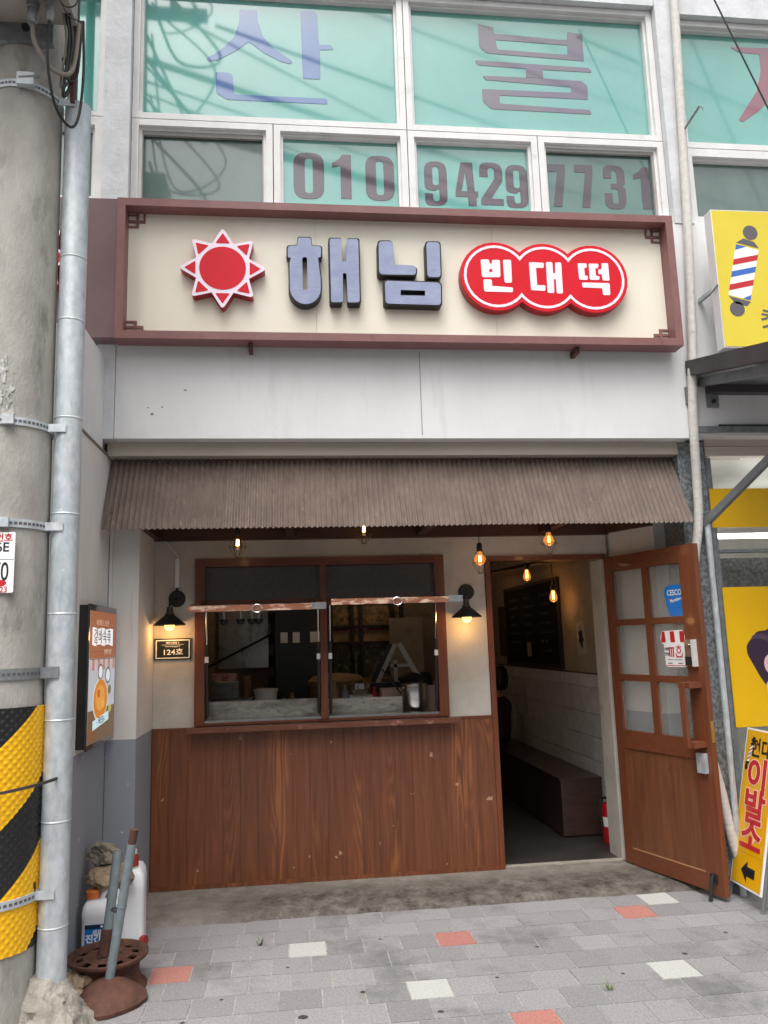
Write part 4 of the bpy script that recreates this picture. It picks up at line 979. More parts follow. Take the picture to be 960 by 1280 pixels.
an = -1.515
np_ = on_pole(an-.11, 2.005, .004)
FTn = frame(np_, (-sin(an-.06), cos(an-.06), 0), (0,0,1))
pl = shape([rect(-.17,.12,-.135,.135,.008)], .002, 'number_plate', INKW, up, FTn)
FTp = FTn @ Matrix.Translation((0,0,.0022))
text('전주번호', 'print', INKR, pl, FTp @ Matrix.Translation((.035,.108,0)), .04, .001, .0006); text('206E', 'print', INKK, pl, FTp @ Matrix.Translation((.038,.066,0)), .058, .001, .0006)
text('31', 'print', INKK, pl, FTp @ Matrix.Translation((-.0,.026,0)), .05, .001, .0006, align='RIGHT'); text('070', 'print', INKK, pl, FTp @ Matrix.Translation((.045,-.045,0)), .115, .001, .0006, .62)
text('123', 'print', INKR, pl, FTp @ Matrix.Translation((.07,-.122,0)), .035, .0006, .0006); shape([circle(.06,-.092,.03,.015)], .0006, 'print', INKR, pl, FTp)
shape([rect(-.17,.118,.012,.014)], .0006, 'print', INKGY, pl, FTp)
# reflector patch on the sleeve
an = -1.52
for z in (1.20, .60):
    c = Vector((pc.x+.212*cos(an-.04), pc.y+.212*sin(an-.04), z))
    shape([rect(-.05,.045,-.045,.045,.01)], .003, 'reflector_patch', M('orange_reflector', S(236,150,20), None, rough=.3), up, frame(c, (-sin(an), cos(an), 0), (0,0,1)))
# junction box in front of the pole with glands and cables
jb = thing('junction_box', 'grey steel junction box on the utility pole with cables looping below it', 'junction box', (-1.35, 3.5, 4.70))
MB().box(-1.75, -1.045, 3.28, 3.655, 4.70, 5.6).build('cabinet', BOXG, jb, .008)
MB().box(-1.62, -1.16, 3.658, 3.70, 4.60, 4.83).build('mounting_plate', GALV2, jb, .003)
MB().tube([(-1.29, 3.655, 4.67), (-1.29, 3.64, 4.67)], .018, 10).build('bolt', IRON, jb)
for x, y, r in ((-1.215, 3.52, .026), (-1.13, 3.50, .021)):
    m = MB(); m.tube([(x, y, 4.70), (x, y, 4.665), (x, y, 4.664), (x, y, 4.63), (x, y, 4.629), (x, y, 4.585)], [r*1.15, r*1.15, r*.95, r*.95, r*1.1, r*.8], 14); m.build('cable_gland', GALV2, jb)
def curve(pts, n=8):
    P = [Vector(p) for p in pts]; P = [P[0]*2-P[1]] + P + [P[-1]*2-P[-2]]; out = []
    for i in range(1, len(P)-2):
        for k in range(n):
            t = k/n; a, b, c, d = P[i-1], P[i], P[i+1], P[i+2]
            out.append(.5*((2*b) + (c-a)*t + (2*a-5*b+4*c-d)*t*t + (3*b-a-3*c+d)*t**3))
    out.append(P[-2]); return out
MB().tube(curve([(-1.215,3.52,4.60),(-1.205,3.54,4.50),(-1.14,3.58,4.40),(-1.07,3.62,4.40),(-1.05,3.66,4.52),(-1.05,3.70,4.75)]), .011, 8).build('grey_cable', GREYCAB, jb)
MB().tube(curve([(-1.13,3.50,4.60),(-1.14,3.53,4.40),(-1.12,3.60,4.22),(-1.07,3.68,4.16),(-1.04,3.72,4.25),(-1.03,3.74,4.50),(-1.04,3.74,4.8)]), .007, 8).build('black_cable', BLUECAB, jb)
MB().tube(curve([(-1.12,3.42,4.70),(-1.08,3.42,4.66),(-1.03,3.42,4.60),(-.985,3.42,4.62),(-.98,3.42,4.70),(-1.03,3.42,4.735),(-1.07,3.42,4.68),(-1.03,3.44,4.58),(-.98,3.46,4.56)]), .0035, 6).build('looped_wire', BLUECAB, jb)
MB().box(-1.075, -1.055, 3.68, 3.70, 4.3, 4.75).build('bracket_strap', RUST, jb)
for k, (x, r) in enumerate(((-1.06,.007),(-1.09,.006),(-1.075,.009))):
    MB().tube(curve([(x,3.58,4.70),(x+.012,3.60,4.55),(x-.02,3.64,4.40-.05*k),(x+.01,3.70,4.46),(x+.015,3.74,4.8)]), r, 7).build('black_cable', BLUECAB if k != 1 else GREYCAB, jb); MB().tube([(-1.09,3.655,4.49),(-1.09,3.63,4.49)], .016, 10).build('rusty_bolt', RUST, jb)

gp = thing('conduit_pipe', 'silver galvanised steel pipe strapped to the right side of the concrete pole', 'pipe', (-1.068, 3.87, .18))
px = lambda z: -1.068 - .004*z
m = MB(); ring = [( .0635, z) for z in (.18, 1.0, 2.0, 3.0, 4.40)]
m.tube([(px(z), 3.87, z) for z in (.18, 1.0, 2.0, 3.0, 4.40)], .0635, 28, False); m.tube([(px(4.40), 3.87, 4.40), (px(4.4), 3.87, 4.2)], .058, 28, False)
m.build('tube', GALV, gp)
for z in (.42, .86, 1.30, 1.78, 2.25, 2.72, 3.22, 3.55):
    MB().tube([(px(z), 3.87, z-.005), (px(z), 3.87, z), (px(z), 3.87, z+.005)], [.064, .0665, .064], 28, False).build('seam_ridge', GALV, gp)
MB().box(px(.6)-.068, px(.6)-.060, 3.80, 3.815, .55, .62).build('clamp_tail', IRON, gp)
m = MB()
prof_ = [(.0,.232),(.06,.230)] + [(.075+.125*(k/16)**1.15, .222-.222*k/16) for k in range(17)]
m.lathe(prof_, (-1.085, 3.86, 0), 64)
for q, v in enumerate(m.v):
    d = Vector((v.x+1.085, v.y-3.86, 0)); n_ = d.normalized() if d.length > .01 else Vector((0,0,1))
    p_ = Vector((v.x, v.y, v.z))*7; w = .03*mnoise.noise(p_) + .016*mnoise.noise(p_*2.6) + .008*mnoise.noise(p_*6) + .004*mnoise.noise(p_*14)
    m.v[q] = v + n_*w*(1.4 if v.z < .15 else .6) + Vector((0,0,.3*w if v.z > .02 else 0))
tag(m.build('concrete_footing', LUMP), 'rough grey concrete footing lump around the base of the silver pipe', 'footing')

# overhead cables; they also show mirrored in the teal windows
def cable(a, b, sag, r, label, group='overhead cables'):
    a, b = Vector(a), Vector(b); P = []
    for k in range(25):
        t = k/24; p = a.lerp(b, t); p.z -= sag*4*t*(1-t); P.append(p)
    o = MB().tube(P, r, 6).build('overhead_cable', BLUECAB); tag(o, label, 'cable', group); return o
def span(A, B, t0, t1, r, label):
    A, B = Vector(A), Vector(B); cable(A+(B-A)*t0, A+(B-A)*t1, .08, r, label)
for A, B, t0, t1, r, lab in (((1.59,.98,9.5),(7.21,-4.02,12.26),-.42,3,.016,'upper thin cable crossing the whole right teal window as a mirrored line'),
    ((2.34,-.02,10.64),(7.28,-4.02,13.12),-.5,3,.014,'topmost thin cable mirrored near the top edge of the right teal window'),
    ((1.09,1.98,7.86),(6.07,-2.02,9.53),-.35,3,.017,'lowest thin cable crossing the mauve letter as a mirrored line'),
    ((5.26,.98,8.96),(7.88,-1.02,10.05),-.8,4,.016,'thin cable mirrored in the far right teal window'),
    ((4.84,1.98,8.77),(5.66,1.38,7.79),-2.5,2,.012,'steep thin cable mirrored in the far right teal window'),
    ((-.49,2.48,7.8),(1.57,-.02,8.74),-.3,5,.014,'thin cable leaving the concrete pole past the blue letters'),
    ((-.05,1.98,6.94),(2.43,-1.02,8.31),-.55,4,.05,'thick bundled cable mirrored as a dark bar behind the telephone digits'),
    ((-.84,2.98,7.06),(.70,.98,8.10),-.3,6,.03,'medium bundled cable leaving the concrete pole below the blue letters'),
    ((-.9,3.1,6.75),(.9,.9,7.75),-.2,6,.012,'thin cable just below the medium bundled cable'),
    ((-.9,3.1,6.6),(1.1,.8,7.45),-.2,6,.010,'thin sagging cable lowest on the concrete pole')):
    span(A, B, t0, t1, r, lab)
rr = random.Random(11)
for k, lab in enumerate(('lowest slack cable loop on the concrete pole','slack cable loop just above the lowest one','third slack cable loop from the bottom of the concrete pole','fourth slack cable loop from the bottom of the concrete pole','middle slack cable loop on the concrete pole','slack cable loop just above the middle one','slack cable loop just under the crossarm','slack cable loop at the crossarm','topmost slack cable loop on the concrete pole')):
    z = 5.6 + .3*k
    P = curve([(-1.15, 3.8, z), (-1.0+rr.uniform(-.1,.3), 3.6+rr.uniform(-.2,.2), z-.3-rr.random()*.4), (-.8+rr.uniform(-.2,.4), 3.4+rr.uniform(-.3,.2), z-.1), (-1.2, 3.8, z+.3)])
    o = MB().tube(P, rr.choice((.008,.010,.014)), 6).build('slack_cable_loop', BLUECAB); tag(o, lab, 'cable', 'slack cable loops on the pole')
tf = thing('pole_crossarm', 'galvanised steel crossarm bolted high on the concrete pole', 'crossarm', (-1.3, 3.64, 7.1))
MB().box(-1.9,-.7,3.60,3.68,7.1,7.18).build('beam', GALV2, tf); MB().tube([(-1.0,3.64,7.18),(-1.0,3.64,7.30)], .03, 10).build('insulator', TUBW, tf)
o = MB().tube([(-1.158, 4.70, 3.47), (-1.165, 4.45, 2.95), (-1.17, 4.25, 2.80)], .006, 6).build('drop_wire', BLUECAB); tag(o, 'thin black wire hanging below the brown sign end beside the pole', 'wire')
o = MB().tube([(2.45, 4.30, 6.65), (2.797, 4.3, 5.708), (3.084, 4.3, 4.936), (3.25, 4.3, 4.42)], .0055, 6).build('drop_wire', BLUECAB); tag(o, 'thin black wire slanting down in front of the right hand window', 'wire')

# white corrugated hose down the front
hp = [(2.86,4.82,7.0),(2.822,4.82,6.19),(2.785,4.825,5.153),(2.752,4.83,4.295),(2.70,4.83,3.45),(2.682,4.83,3.309),(2.665,4.845,2.9),(2.675,4.885,2.595),(2.668,4.90,2.328),(2.60,4.905,1.965),(2.565,4.91,1.5),(2.575,4.915,1.066),(2.66,4.91,.58),(2.70,4.905,.299),(2.78,4.90,.05)]
P = curve(hp, 60); Rr = []
acc = 0
for i, p in enumerate(P):
    if i: acc += (P[i]-P[i-1]).length
    Rr.append(.0300 + .0005*sin(2*pi*acc/.032))
o = MB().tube(P, Rr, 14).build('corrugated_hose', WRAP); tag(o, 'long white corrugated hose running down the column beside the shop sign', 'hose')
o = MB().tube([(2.79,4.86,5.12),(2.80,4.60,5.16)], .008, 8).tube(curve([(2.80,4.61,5.165),(2.815,4.60,5.15),(2.82,4.60,5.13)]), .004, 6).build('metal_peg', GALV2); tag(o, 'short grey metal peg sticking out of the column beside the hose', 'peg')
m = MB(); m.tube([(2.728,4.90,.0),(2.728,4.90,2.34)], .02, 12)
pp = m.build('support_post', GALV); tag(pp, 'thin grey steel tube post standing in front of the granite pier', 'post')

# ================================================================== BARBER SHOP SIGNS AND CANOPY
lb = thing('barber_lightbox', 'yellow barber light box with striped barber pole picture on the upper wall', 'sign', (3.4, 4.72, 3.42))
MB().box(2.797, 4.3, 4.602, 4.685, 3.425, 4.392).build('casing', FRW, lb, .004)
shape([rect(2.803, 4.295, 3.432, 4.386)], .003, 'face', YEL, lb, front(4.6025))
PT = front(4.5993)
shape([circle(3.063,4.232,.052,n=32)], .001, 'ball_print', INKGY, lb, PT); shape([circle(2.913,3.69,.052,n=32)], .001, 'ball_print', INKGY, lb, PT)
shape([[(3.01,4.19),(3.085,4.165),(3.112,4.122),(2.954,4.158)]], .001, 'collar_print', INKGY, lb, PT); shape([[(2.862,3.780),(3.013,3.742),(2.985,3.71),(2.905,3.728)]], .001, 'collar_print', INKGY, lb, PT)
tube_ = [(2.951,4.146),(3.110,4.108),(3.012,3.752),(2.862,3.788)]
shape([tube_], .0005, 'tube_print', INKW, lb, PT)
def band_pts(t0, t1, k):
    Lp = lambda t: Vector(tube_[0]).lerp(Vector(tube_[3]), t); Rp = lambda t: Vector(tube_[1]).lerp(Vector(tube_[2]), t)
    return [tuple(Lp(t0)), tuple(Rp(t0-k)), tuple(Rp(t1-k)), tuple(Lp(t1))]
for t0, mt in ((.30, INKR), (.54, INKB), (.80, INKR)): shape([band_pts(t0, t0+.115, .21)], .0006, 'stripe_print', mt, lb, front(4.5984))
shape([[tube_[0], (3.02,4.131), (2.942,4.105)]], .0006, 'stripe_print', INKB, lb, front(4.5984)); shape([[tube_[2], (2.96,3.764), (3.022,3.79)]], .0006, 'stripe_print', INKB, lb, front(4.5984))
text('컷', 'print', INKGY, lb, frame((3.13,4.5984,3.61), (1,0,-.2), (.2,0,1)), .15, .002, .0006)
MB().box(2.80, 2.825, 4.686, 4.868, 3.85, 3.875).build('bracket', GALV, lb, .003); MB().tube([(2.785,4.66,3.83),(2.792,4.595,3.855)], .005, 6).build('bracket_bolt', GALV2, lb)

cn = thing('barber_canopy', 'dark steel framed canopy sloping out over the barber shop door', 'canopy', (2.66, 4.86, 3.1))
ya, za, yb2, zb2 = 4.862, 3.425, 3.55, 3.11
def sl(y): return za + (zb2-za)*(ya-y)/(ya-yb2)
m = MB(); m.hexa([(2.66,yb2,sl(yb2)-.105),(2.72,yb2,sl(yb2)-.105),(2.72,ya,za-.105),(2.66,ya,za-.105),(2.66,yb2,sl(yb2)),(2.72,yb2,sl(yb2)),(2.72,ya,za),(2.66,ya,za)]); m.build('side_rail', DKST, cn, .004)
m = MB(); m.hexa([(2.722,yb2,sl(yb2)-.02),(4.9,yb2,sl(yb2)-.02),(4.9,ya,za-.02),(2.722,ya,za-.02),(2.722,yb2,sl(yb2)),(4.9,yb2,sl(yb2)),(4.9,ya,za),(2.722,ya,za)]); m.build('roof_sheet', GREYST, cn)
MB().beam((2.76, 4.86, za-.15), (2.76, yb2, sl(yb2)-.14), .05, .06).build('rafter', GREYST, cn, .003)
MB().box(2.79, 4.9, 4.80, 4.87, 3.19, 3.245).build('wall_rail', DKST, cn, .003)
MB().box(2.79, 2.87, 4.855, 4.873, 3.10, 3.19).build('wall_plate', GALV2, cn, .003); MB().tube([(2.83,4.855,3.14),(2.83,4.84,3.14)], .014, 8).build('anchor_bolt', IRON, cn)
MB().box(2.64, 2.70, 4.845, 4.873, 3.12, 3.24).build('wall_plate', GREYST, cn, .003)
MB().beam((2.715, 4.915, 2.31), (3.33, 3.93, 3.18), .045, .045).build('brace', GREYST, cn, .003)

af = thing('a_frame_sign', 'yellow A-frame pavement sign with red Korean letters and a black arrow', 'sign', (2.72, 4.75, 0))
o0 = Vector((2.665, 4.911, .10)); xdir = Vector((-.010, -.316, 0)); ydir = Vector((.205, 0, .885))
AT = frame(o0, xdir, ydir); AW, AH = .318, .91
m = MB(AT); m.box(-.012, AW+.012, -.012, AH+.012, -.03, -.002); m.build('board', INKW, af, .002)
shape([rect(0, AW, 0, AH)], .002, 'face', YEL3, af, AT @ Matrix.Translation((0,0,-.002)))
AP = AT @ Matrix.Translation((0,0,.0004))
for u in (-.02, AW+.02): MB().tube([tuple(AT @ Vector((u, -.12, -.02))), tuple(AT @ Vector((u, AH+.01, -.02)))], .011, 8).build('leg', GREYST, af)
for u in (-.02, AW+.02):
    a = AT @ Vector((u, AH, -.03)); MB().tube([tuple(a), (a.x+.22, a.y, 0.0)], .011, 8).build('leg', GREYST, af)
def aprint(outs, mt, d=.0006, lift=0, name='print'): shape(outs, d, name, mt, af, AP @ Matrix.Translation((0,0,lift)))
def ishap(ch, cu, cv, w, h):
    # two-layer letters: pink rim then red stroke
    return
def atext(body, u, v, size, mt, off, sx, lift): text(body, 'print', mt, af, AP @ Matrix.Translation((u, v, lift)), size, off, .0005, sx)
atext('현대', .175, .80, .125, INKK, .003, 1.05, .0004)
for ch, v in (('이', .63), ('발', .445), ('소', .275)):
    atext(ch, .165, v, .215, INKP, .0125, 1.22, .0004); atext(ch, .165, v, .215, INKR, .0062, 1.22, .0012)
aprint([[(.10,.085),(.165,.145),(.165,.112),(.25,.112),(.25,.058),(.165,.058),(.165,.025)]], INKK, lift=.0004, name='arrow_print')
aprint([rect(0,AW,.185,.187)], M('ochre_seam', S(180,130,10), None), lift=.0004, name='seam_print')
# little barber pole print
bp = [(.028,.715),(.055,.715),(.085,.82),(.058,.82)]
aprint([bp], INKW, lift=.0004); aprint([circle(.083,.85,.016,.022)], INKK, lift=.0004); aprint([circle(.03,.685,.016,.022)], INKK, lift=.0004)
aprint([rect(.055,.095,.818,.832,.003)], INKK, lift=.001); aprint([rect(.02,.06,.704,.717,.003)], INKK, lift=.001)
for k, mt in enumerate((INKR, INKB, INKR, INKB)):
    t = .08+.25*k; aprint([[(.028+.03*t,.715+.105*t),(.055+.03*(t+.18),.715+.105*(t+.18)),(.055+.03*(t+.28),.715+.105*(t+.28)),(.028+.03*(t+.1),.715+.105*(t+.1))]], mt, lift=.001)

# ================================================================== WALL LAMPS, PLATES, PENDANTS
def sconce(x, z, label):
    t = thing('wall_lamp', label, 'wall lamp', (x, D, z), 'wall lamps beside the serving window')
    RX = Matrix.Rotation(radians(90), 4, 'X')
    m = MB(); m.lathe([(0,.024),(.050,.024),(.056,.018),(.058,0),(0,0)], (x, D-.001, z), 28, RX); m.build('back_plate', IRON, t)
    sx_ = x - .03
    m = MB(); m.tube(curve([(x, D-.02, z), (x-.01, D-.07, z+.0), (sx_, D-.115, z-.03), (sx_, D-.125, z-.075)]), .008, 8); m.build('arm', IRON, t)
    c = (sx_, D-.125, 0)
    m = MB(); m.lathe([(0,z-.06),(.018,z-.062),(.022,z-.075),(.022,z-.10),(.030,z-.102),(.030,z-.118),(.0,z-.118)], c, 20); m.build('lamp_holder', M('dark_bronze', S(70,60,50), None, rough=.4, metal=.6), t)
    m = MB(); m.lathe([(.026,z-.112),(.034,z-.118),(.105,z-.178),(.106,z-.186),(.103,z-.184),(.032,z-.124),(.024,z-.116)], c, 36); m.build('shade', IRON, t)
    m = MB(); R = .034; zc = z-.186
    m.lathe([(.0001, zc-R)] + [(R*sin(a), zc-R*cos(a)) for a in [pi*k/14 for k in range(1, 12)]] + [(.014, z-.118)], c, 24); m.build('bulb', GLOBE, t)
    pl = point((sx_, D-.125, z-.245), .75, (1,.52,.18)); return t
sconce(-.805, 1.944, 'black cone wall lamp with lit bulb above the small number plate')
sconce(1.245, 1.944, 'black cone wall lamp with lit bulb between serving window and doorway')
o = MB().tube(curve([(-.90, D-.02, 2.36), (-.85, D-.012, 2.30), (-.805, D-.008, 2.24), (-.805, D-.008, 2.21)]), .006, 8).build('wire_lead', FRW)
tag(o, 'pale curved wire lead running from the ceiling trim to the white wall duct', 'cable')
dk = thing('cable_duct', 'narrow white vertical cable duct above the left wall lamp', 'duct', (-.805, D, 2.0))
MB().box(-.818, -.792, D-.014, D-.0005, 2.02, 2.22).build('duct_cover', INKW, dk, .002); MB().tube([(-.805,D-.008,2.02),(-.805,D-.008,1.99)], .007, 8).build('cable_end', BLK, dk)

nplt = thing('number_plate', 'small black plate reading 124 with cream border on the cream wall', 'plate', (-.828, D, 1.525))
shape([rect(-.952,-.705,1.527,1.672,.002)], .012, 'plate', M('plate_black_green', S(22,28,26), None, rough=.35), nplt, front(D-.0005))
NT = front(D-.0128)
shape([rect(-.943,-.714,1.536,1.663), rect(-.936,-.721,1.543,1.656)], .0008, 'border_print', INKW, nplt, NT)
text('해안시장길 2', 'print', INKW, nplt, NT @ Matrix.Translation((-.83,1.641,0)), .0165, .0002, .0006); shape([rect(-.90,-.755,1.6285,1.630)], .0006, 'print', INKW, nplt, NT)
text('Haeansijang-gil 2', 'print', INKW, nplt, NT @ Matrix.Translation((-.83,1.6185,0)), .0145, .0, .0006, 1.05)
text('124호', 'print', INKW, nplt, NT @ Matrix.Translation((-.828,1.577,0)), .049, .0008, .0006, 1.2)

def pendant(x, y, ztop, zb, cage, bright, label, br=.030):
    t = thing('pendant_bulb', label, 'pendant lamp', (x, y, ztop), 'bare filament pendant bulbs under the awning')
    zs_ = zb + .105
    if ztop - (zs_+.05) > .01: MB().tube([(x,y,ztop),(x,y,zs_+.045)], .003, 6).build('cord', BLK, t)
    m = MB(); m.lathe([(0,zs_+.05),(.012,zs_+.048),(.018,zs_+.038),(.020,zs_+.0),(.016,zs_-.012),(0,zs_-.012)], (x,y,0), 16); m.build('lamp_holder', BLK, t)
    m = MB(); m.lathe([(.014,zs_-.012),(.018,zs_-.03)] + [(br*sin(a), zb+br-br*cos(a)*1.0) for a in [pi*k/12 for k in range(9, 0, -1)]] + [(.0005, zb)], (x,y,0), 20); m.build('bulb', SMOKE if not bright else GLOWI, t)
    if True:
        m = MB()
        for k in range(4):
            a = pi*k/2+.4; m.tube([(x+.007*cos(a), y+.007*sin(a), zb+.066), (x+.009*cos(a), y+.009*sin(a), zb+.022)], .0028 if bright else .002, 6)
        m.build('filament', FIL, t)
    if cage:
        m = MB(); zm = zb+.005
        Rm, zlo = .056, zb-.055
        for k in range(6):
            a = 2*pi*k/6; c, s = cos(a), sin(a); m.tube([(x+.02*c,y+.02*s,zs_), (x+Rm*c,y+Rm*s,zm+.01), (x+.014*c,y+.014*s,zlo)], .0016, 5)
        for q, zq in ((Rm, zm+.01), (.014, zlo)):
            m.tube([(x+q*cos(a),y+q*sin(a),zq) for a in [2*pi*k/18 for k in range(19)]], .0016, 5)
        m.build('wire_cage', WIRE, t)
    point((x, y, zb-.01), .16 if bright else .08); return t
pendant(-.362, 5.25, 2.43, 2.235, True, False, 'clear filament bulb in a wire cage above the left half of the serving window')
pendant(.476, 5.25, 2.43, 2.315, True, False, 'caged bulb mostly hidden by the awning above the right half of the serving window')
pendant(1.264, 5.25, 2.43, 2.10, True, True, 'glowing amber globe bulb on a long black cord left of the doorway', .040)
pendant(1.756, 5.25, 2.43, 2.225, True, True, 'glowing amber globe bulb in a wire cage close to the ceiling above the doorway', .038)

# ================================================================== MENU SCREEN
ms = thing('menu_screen', 'tall black framed menu screen with a round pancake picture on the left wall', 'menu screen', (-1.144, 4.75, 1.08))
MB().box(-1.143, -1.098, 4.43, 5.055, 1.095, 1.852).build('casing', BLK, ms, .004)
MT = frame((-1.088, 4.425, 1.085), (0,1,0), (0,0,1)); MW, MH = .645, .772
m = MB(MT); m.box(0, MW, 0, MH, -.009, 0); m.build('bezel', M('dark_glossy_bezel', S(40,34,34), None, rough=.2, coat=.6), ms, .003)
def mp(outs, col, e=.55, lift=0, name='screen_picture', rs=1): shape([[(p[0]*MW, p[1]*MH)+((p[2]*MH,) if len(p) > 2 else ()) for p in o] for o in outs], .0005, name, SCR('screen_'+str(len(bpy.data.materials)), col, e), ms, MT @ Matrix.Translation((0,0,.0003+lift)), rs)
mp([rect(.022,.978,.035,.955)], S(186,190,196), .5)
mp([rect(.022,.978,.62,.955)], S(160,100,70), .5, .0006)
for v in (.665,.71,.755,.80,.845,.89): mp([rect(.022,.978,v,v+.003)], S(128,76,52), .4, .0008)
mp([rect(.022,.978,.035,.26)], S(120,96,74), .45, .0006); mp([rect(.035,.2,.06,.13)], S(150,96,60), .35, .0012)
for k in range(5): mp([rect(.12+k*.19,.20+k*.19,.535,.612)], S(196,128,112), .5, .0006)
mp([rect(.035,.965,.612,.618)], S(120,90,70), .4, .0012)
for k in range(5): mp([[(.10+k*.155,.715),(.24+k*.155,.705+.014*(k%2)),(.24+k*.155,.835),(.10+k*.155,.84-.012*(k%2))]], S(226,226,228), .7, .0012)
def mt_(body, u, v, size, col, sx=1, off=.0): text(body, 'screen_text', SCR('screen_'+str(len(bpy.data.materials)), col, .4), ms, MT @ Matrix.Translation((u*MW, v*MH, .0036)), size, off, .0005, sx)
mt_('겉바속촉', .45, .77, .088, S(80,76,80), 1.28); mt_('바삭하고 고소한', .45, .87, .04, S(220,190,170), 1.1); mt_('빈대떡 한판', .66, .66, .035, S(220,200,180), 1.1)
for cu_, cv_, r_ in ((.42,.52,.095), (.70,.49,.10)): mp([circle(cu_,cv_,r_,r_*.62)], S(110,112,116), .4, .0012); mp([circle(cu_,cv_,r_*.72,r_*.46)], S(226,228,230), .55, .0018)
mp([circle(.44,.32,.27,.155)], S(214,206,196), .5, .0012); mp([circle(.44,.325,.245,.142)], S(206,128,52), .55, .0018); mp([circle(.43,.335,.16,.09)], S(222,156,70), .55, .0024); mp([circle(.36,.37,.05,.03)], S(190,104,40), .5, .003); mp([circle(.52,.29,.06,.03)], S(230,176,86), .5, .003)
mp([circle(.77,.38,.06,.035)], S(120,130,70), .4, .0018); mp([circle(.80,.24,.05,.03)], S(190,190,90), .45, .0018)
mp([[(.18,.12),(.75,.16),(.75,.225),(.18,.185)]], S(200,226,232), .55, .0024); mt_('- FRESH -', .47, .174, .052, S(60,70,80), 1.0)

# ================================================================== THINGS ON THE PAVEMENT AT THE LEFT
def jug(name, label, T, cap, lab=False):
    t = thing(name, label, 'jug', T.to_translation())
    w, d, h = .19, .14, .31
    prof = [(0,.02),(.0,.25)]
    m = MB(T)
    # rounded body as stacked rings
    def ring(sx, sy, z, r=.03): 
        pts = rpoly([(-w/2*sx,-d/2*sy,r),(w/2*sx,-d/2*sy,r),(w/2*sx,d/2*sy,r),(-w/2*sx,d/2*sy,r)], 1, 4); return m.addv([(p.x, p.y, z) for p in pts]), len(pts)
    rs = [ring(.90,.86,0), ring(.98,.97,.008), ring(1,1,.02), ring(1,1,.07), ring(.985,.98,.076), ring(.985,.98,.225), ring(1,1,.232), ring(1,1,.255), ring(.96,.92,.285), ring(.84,.70,.305), ring(.6,.5,.312)]
    m.s = True
    for (a, n), (b, _) in zip(rs, rs[1:]):
        for k in range(n): m.face([a+k, a+(k+1) % n, b+(k+1) % n, b+k])
    m.face([rs[0][0]+k for k in range(rs[0][1])][::-1]); m.face([rs[-1][0]+k for k in range(rs[-1][1])])
    m.build('body', JUGW, t)
    m = MB(T); m.lathe([(.030,.29),(.030,.325),(0,.325)], (-.05,0,0), 18); m.build('neck', JUGW, t)
    m = MB(T); m.lathe([(.0,.357),(.030,.357),(.034,.353),(.034,.318),(0,.318)], (-.05,0,0), 22)
    m.build('cap', cap, t)
    m = MB(T); m.tube(curve([(-.005,0,.30),(.01,0,.340),(.04,0,.352),(.075,0,.340),(.088,0,.27)]), .013, 10); m.build('handle', JUGW, t)
    if lab:
        LTj = T @ front(-d/2+.0015)
        lb_ = shape([rect(-.072,.055,.045,.205,.004)], .002, 'label', LABB, t, LTj); F2 = LTj @ Matrix.Translation((0,0,.0022))
        shape([rect(-.072,.055,.185,.205,.003)], .0006, 'label_print', LABK, t, F2); shape([circle(.012,.195,.006)], .0006, 'label_print', INKW, t, F2 @ Matrix.Translation((0,0,.0006)))
        text('샘표', 'label_print', INKW, t, F2 @ Matrix.Translation((-.01,.166,0)), .026, .0006, .0006); text('진간장', 'label_print', INKW, t, F2 @ Matrix.Translation((-.008,.135,0)), .044, .0016, .0006)
        shape([rect(-.02,.045,.10,.104)], .0006, 'label_print', INKW, t, F2)
    return t
jug('soy_sauce_jug', 'white plastic jug with orange cap and blue soy sauce label by the left wall', Matrix.Translation((-1.022, 4.60, 0)) @ Matrix.Rotation(radians(2), 4, 'Z'), CAPO, True)
T2 = Matrix.Translation((-.905, 4.80, .0)) @ Matrix.Rotation(radians(96), 4, 'Z') @ Matrix.Diagonal((1.25, .98, 1.36, 1))
jug('white_jug', 'taller plain white jug with rounded ribs behind the labelled soy sauce jug', T2, CAPR)
o = MB().tube([(-.835,4.70,.055),(-.812,4.69,.055)], .028, 14).build('bottle_cap', CAPR); tag(o, 'dark red plastic cap at the foot of the plain white jug', 'cap')
o = MB().blob((-1.0,4.66,.400), (.125,.095,.078), 21, .5, 4, 9).build('rock', ROCK2); tag(o, 'tan angular rock lying on top of the soy sauce jug', 'rock')
o = MB().blob((-1.03,4.69,.515), (.100,.08,.066), 33, .5, 4, 9).build('rock', ROCK1); tag(o, 'grey jagged rock topping the pile on the jugs', 'rock')
o = MB().blob((-1.03,4.12,.055), (.085,.085,.075), 8, .5, 4, 7).build('rock', ROCK2); tag(o, 'rounded tan rock on the ground between footing and rusty wheel rim', 'rock')

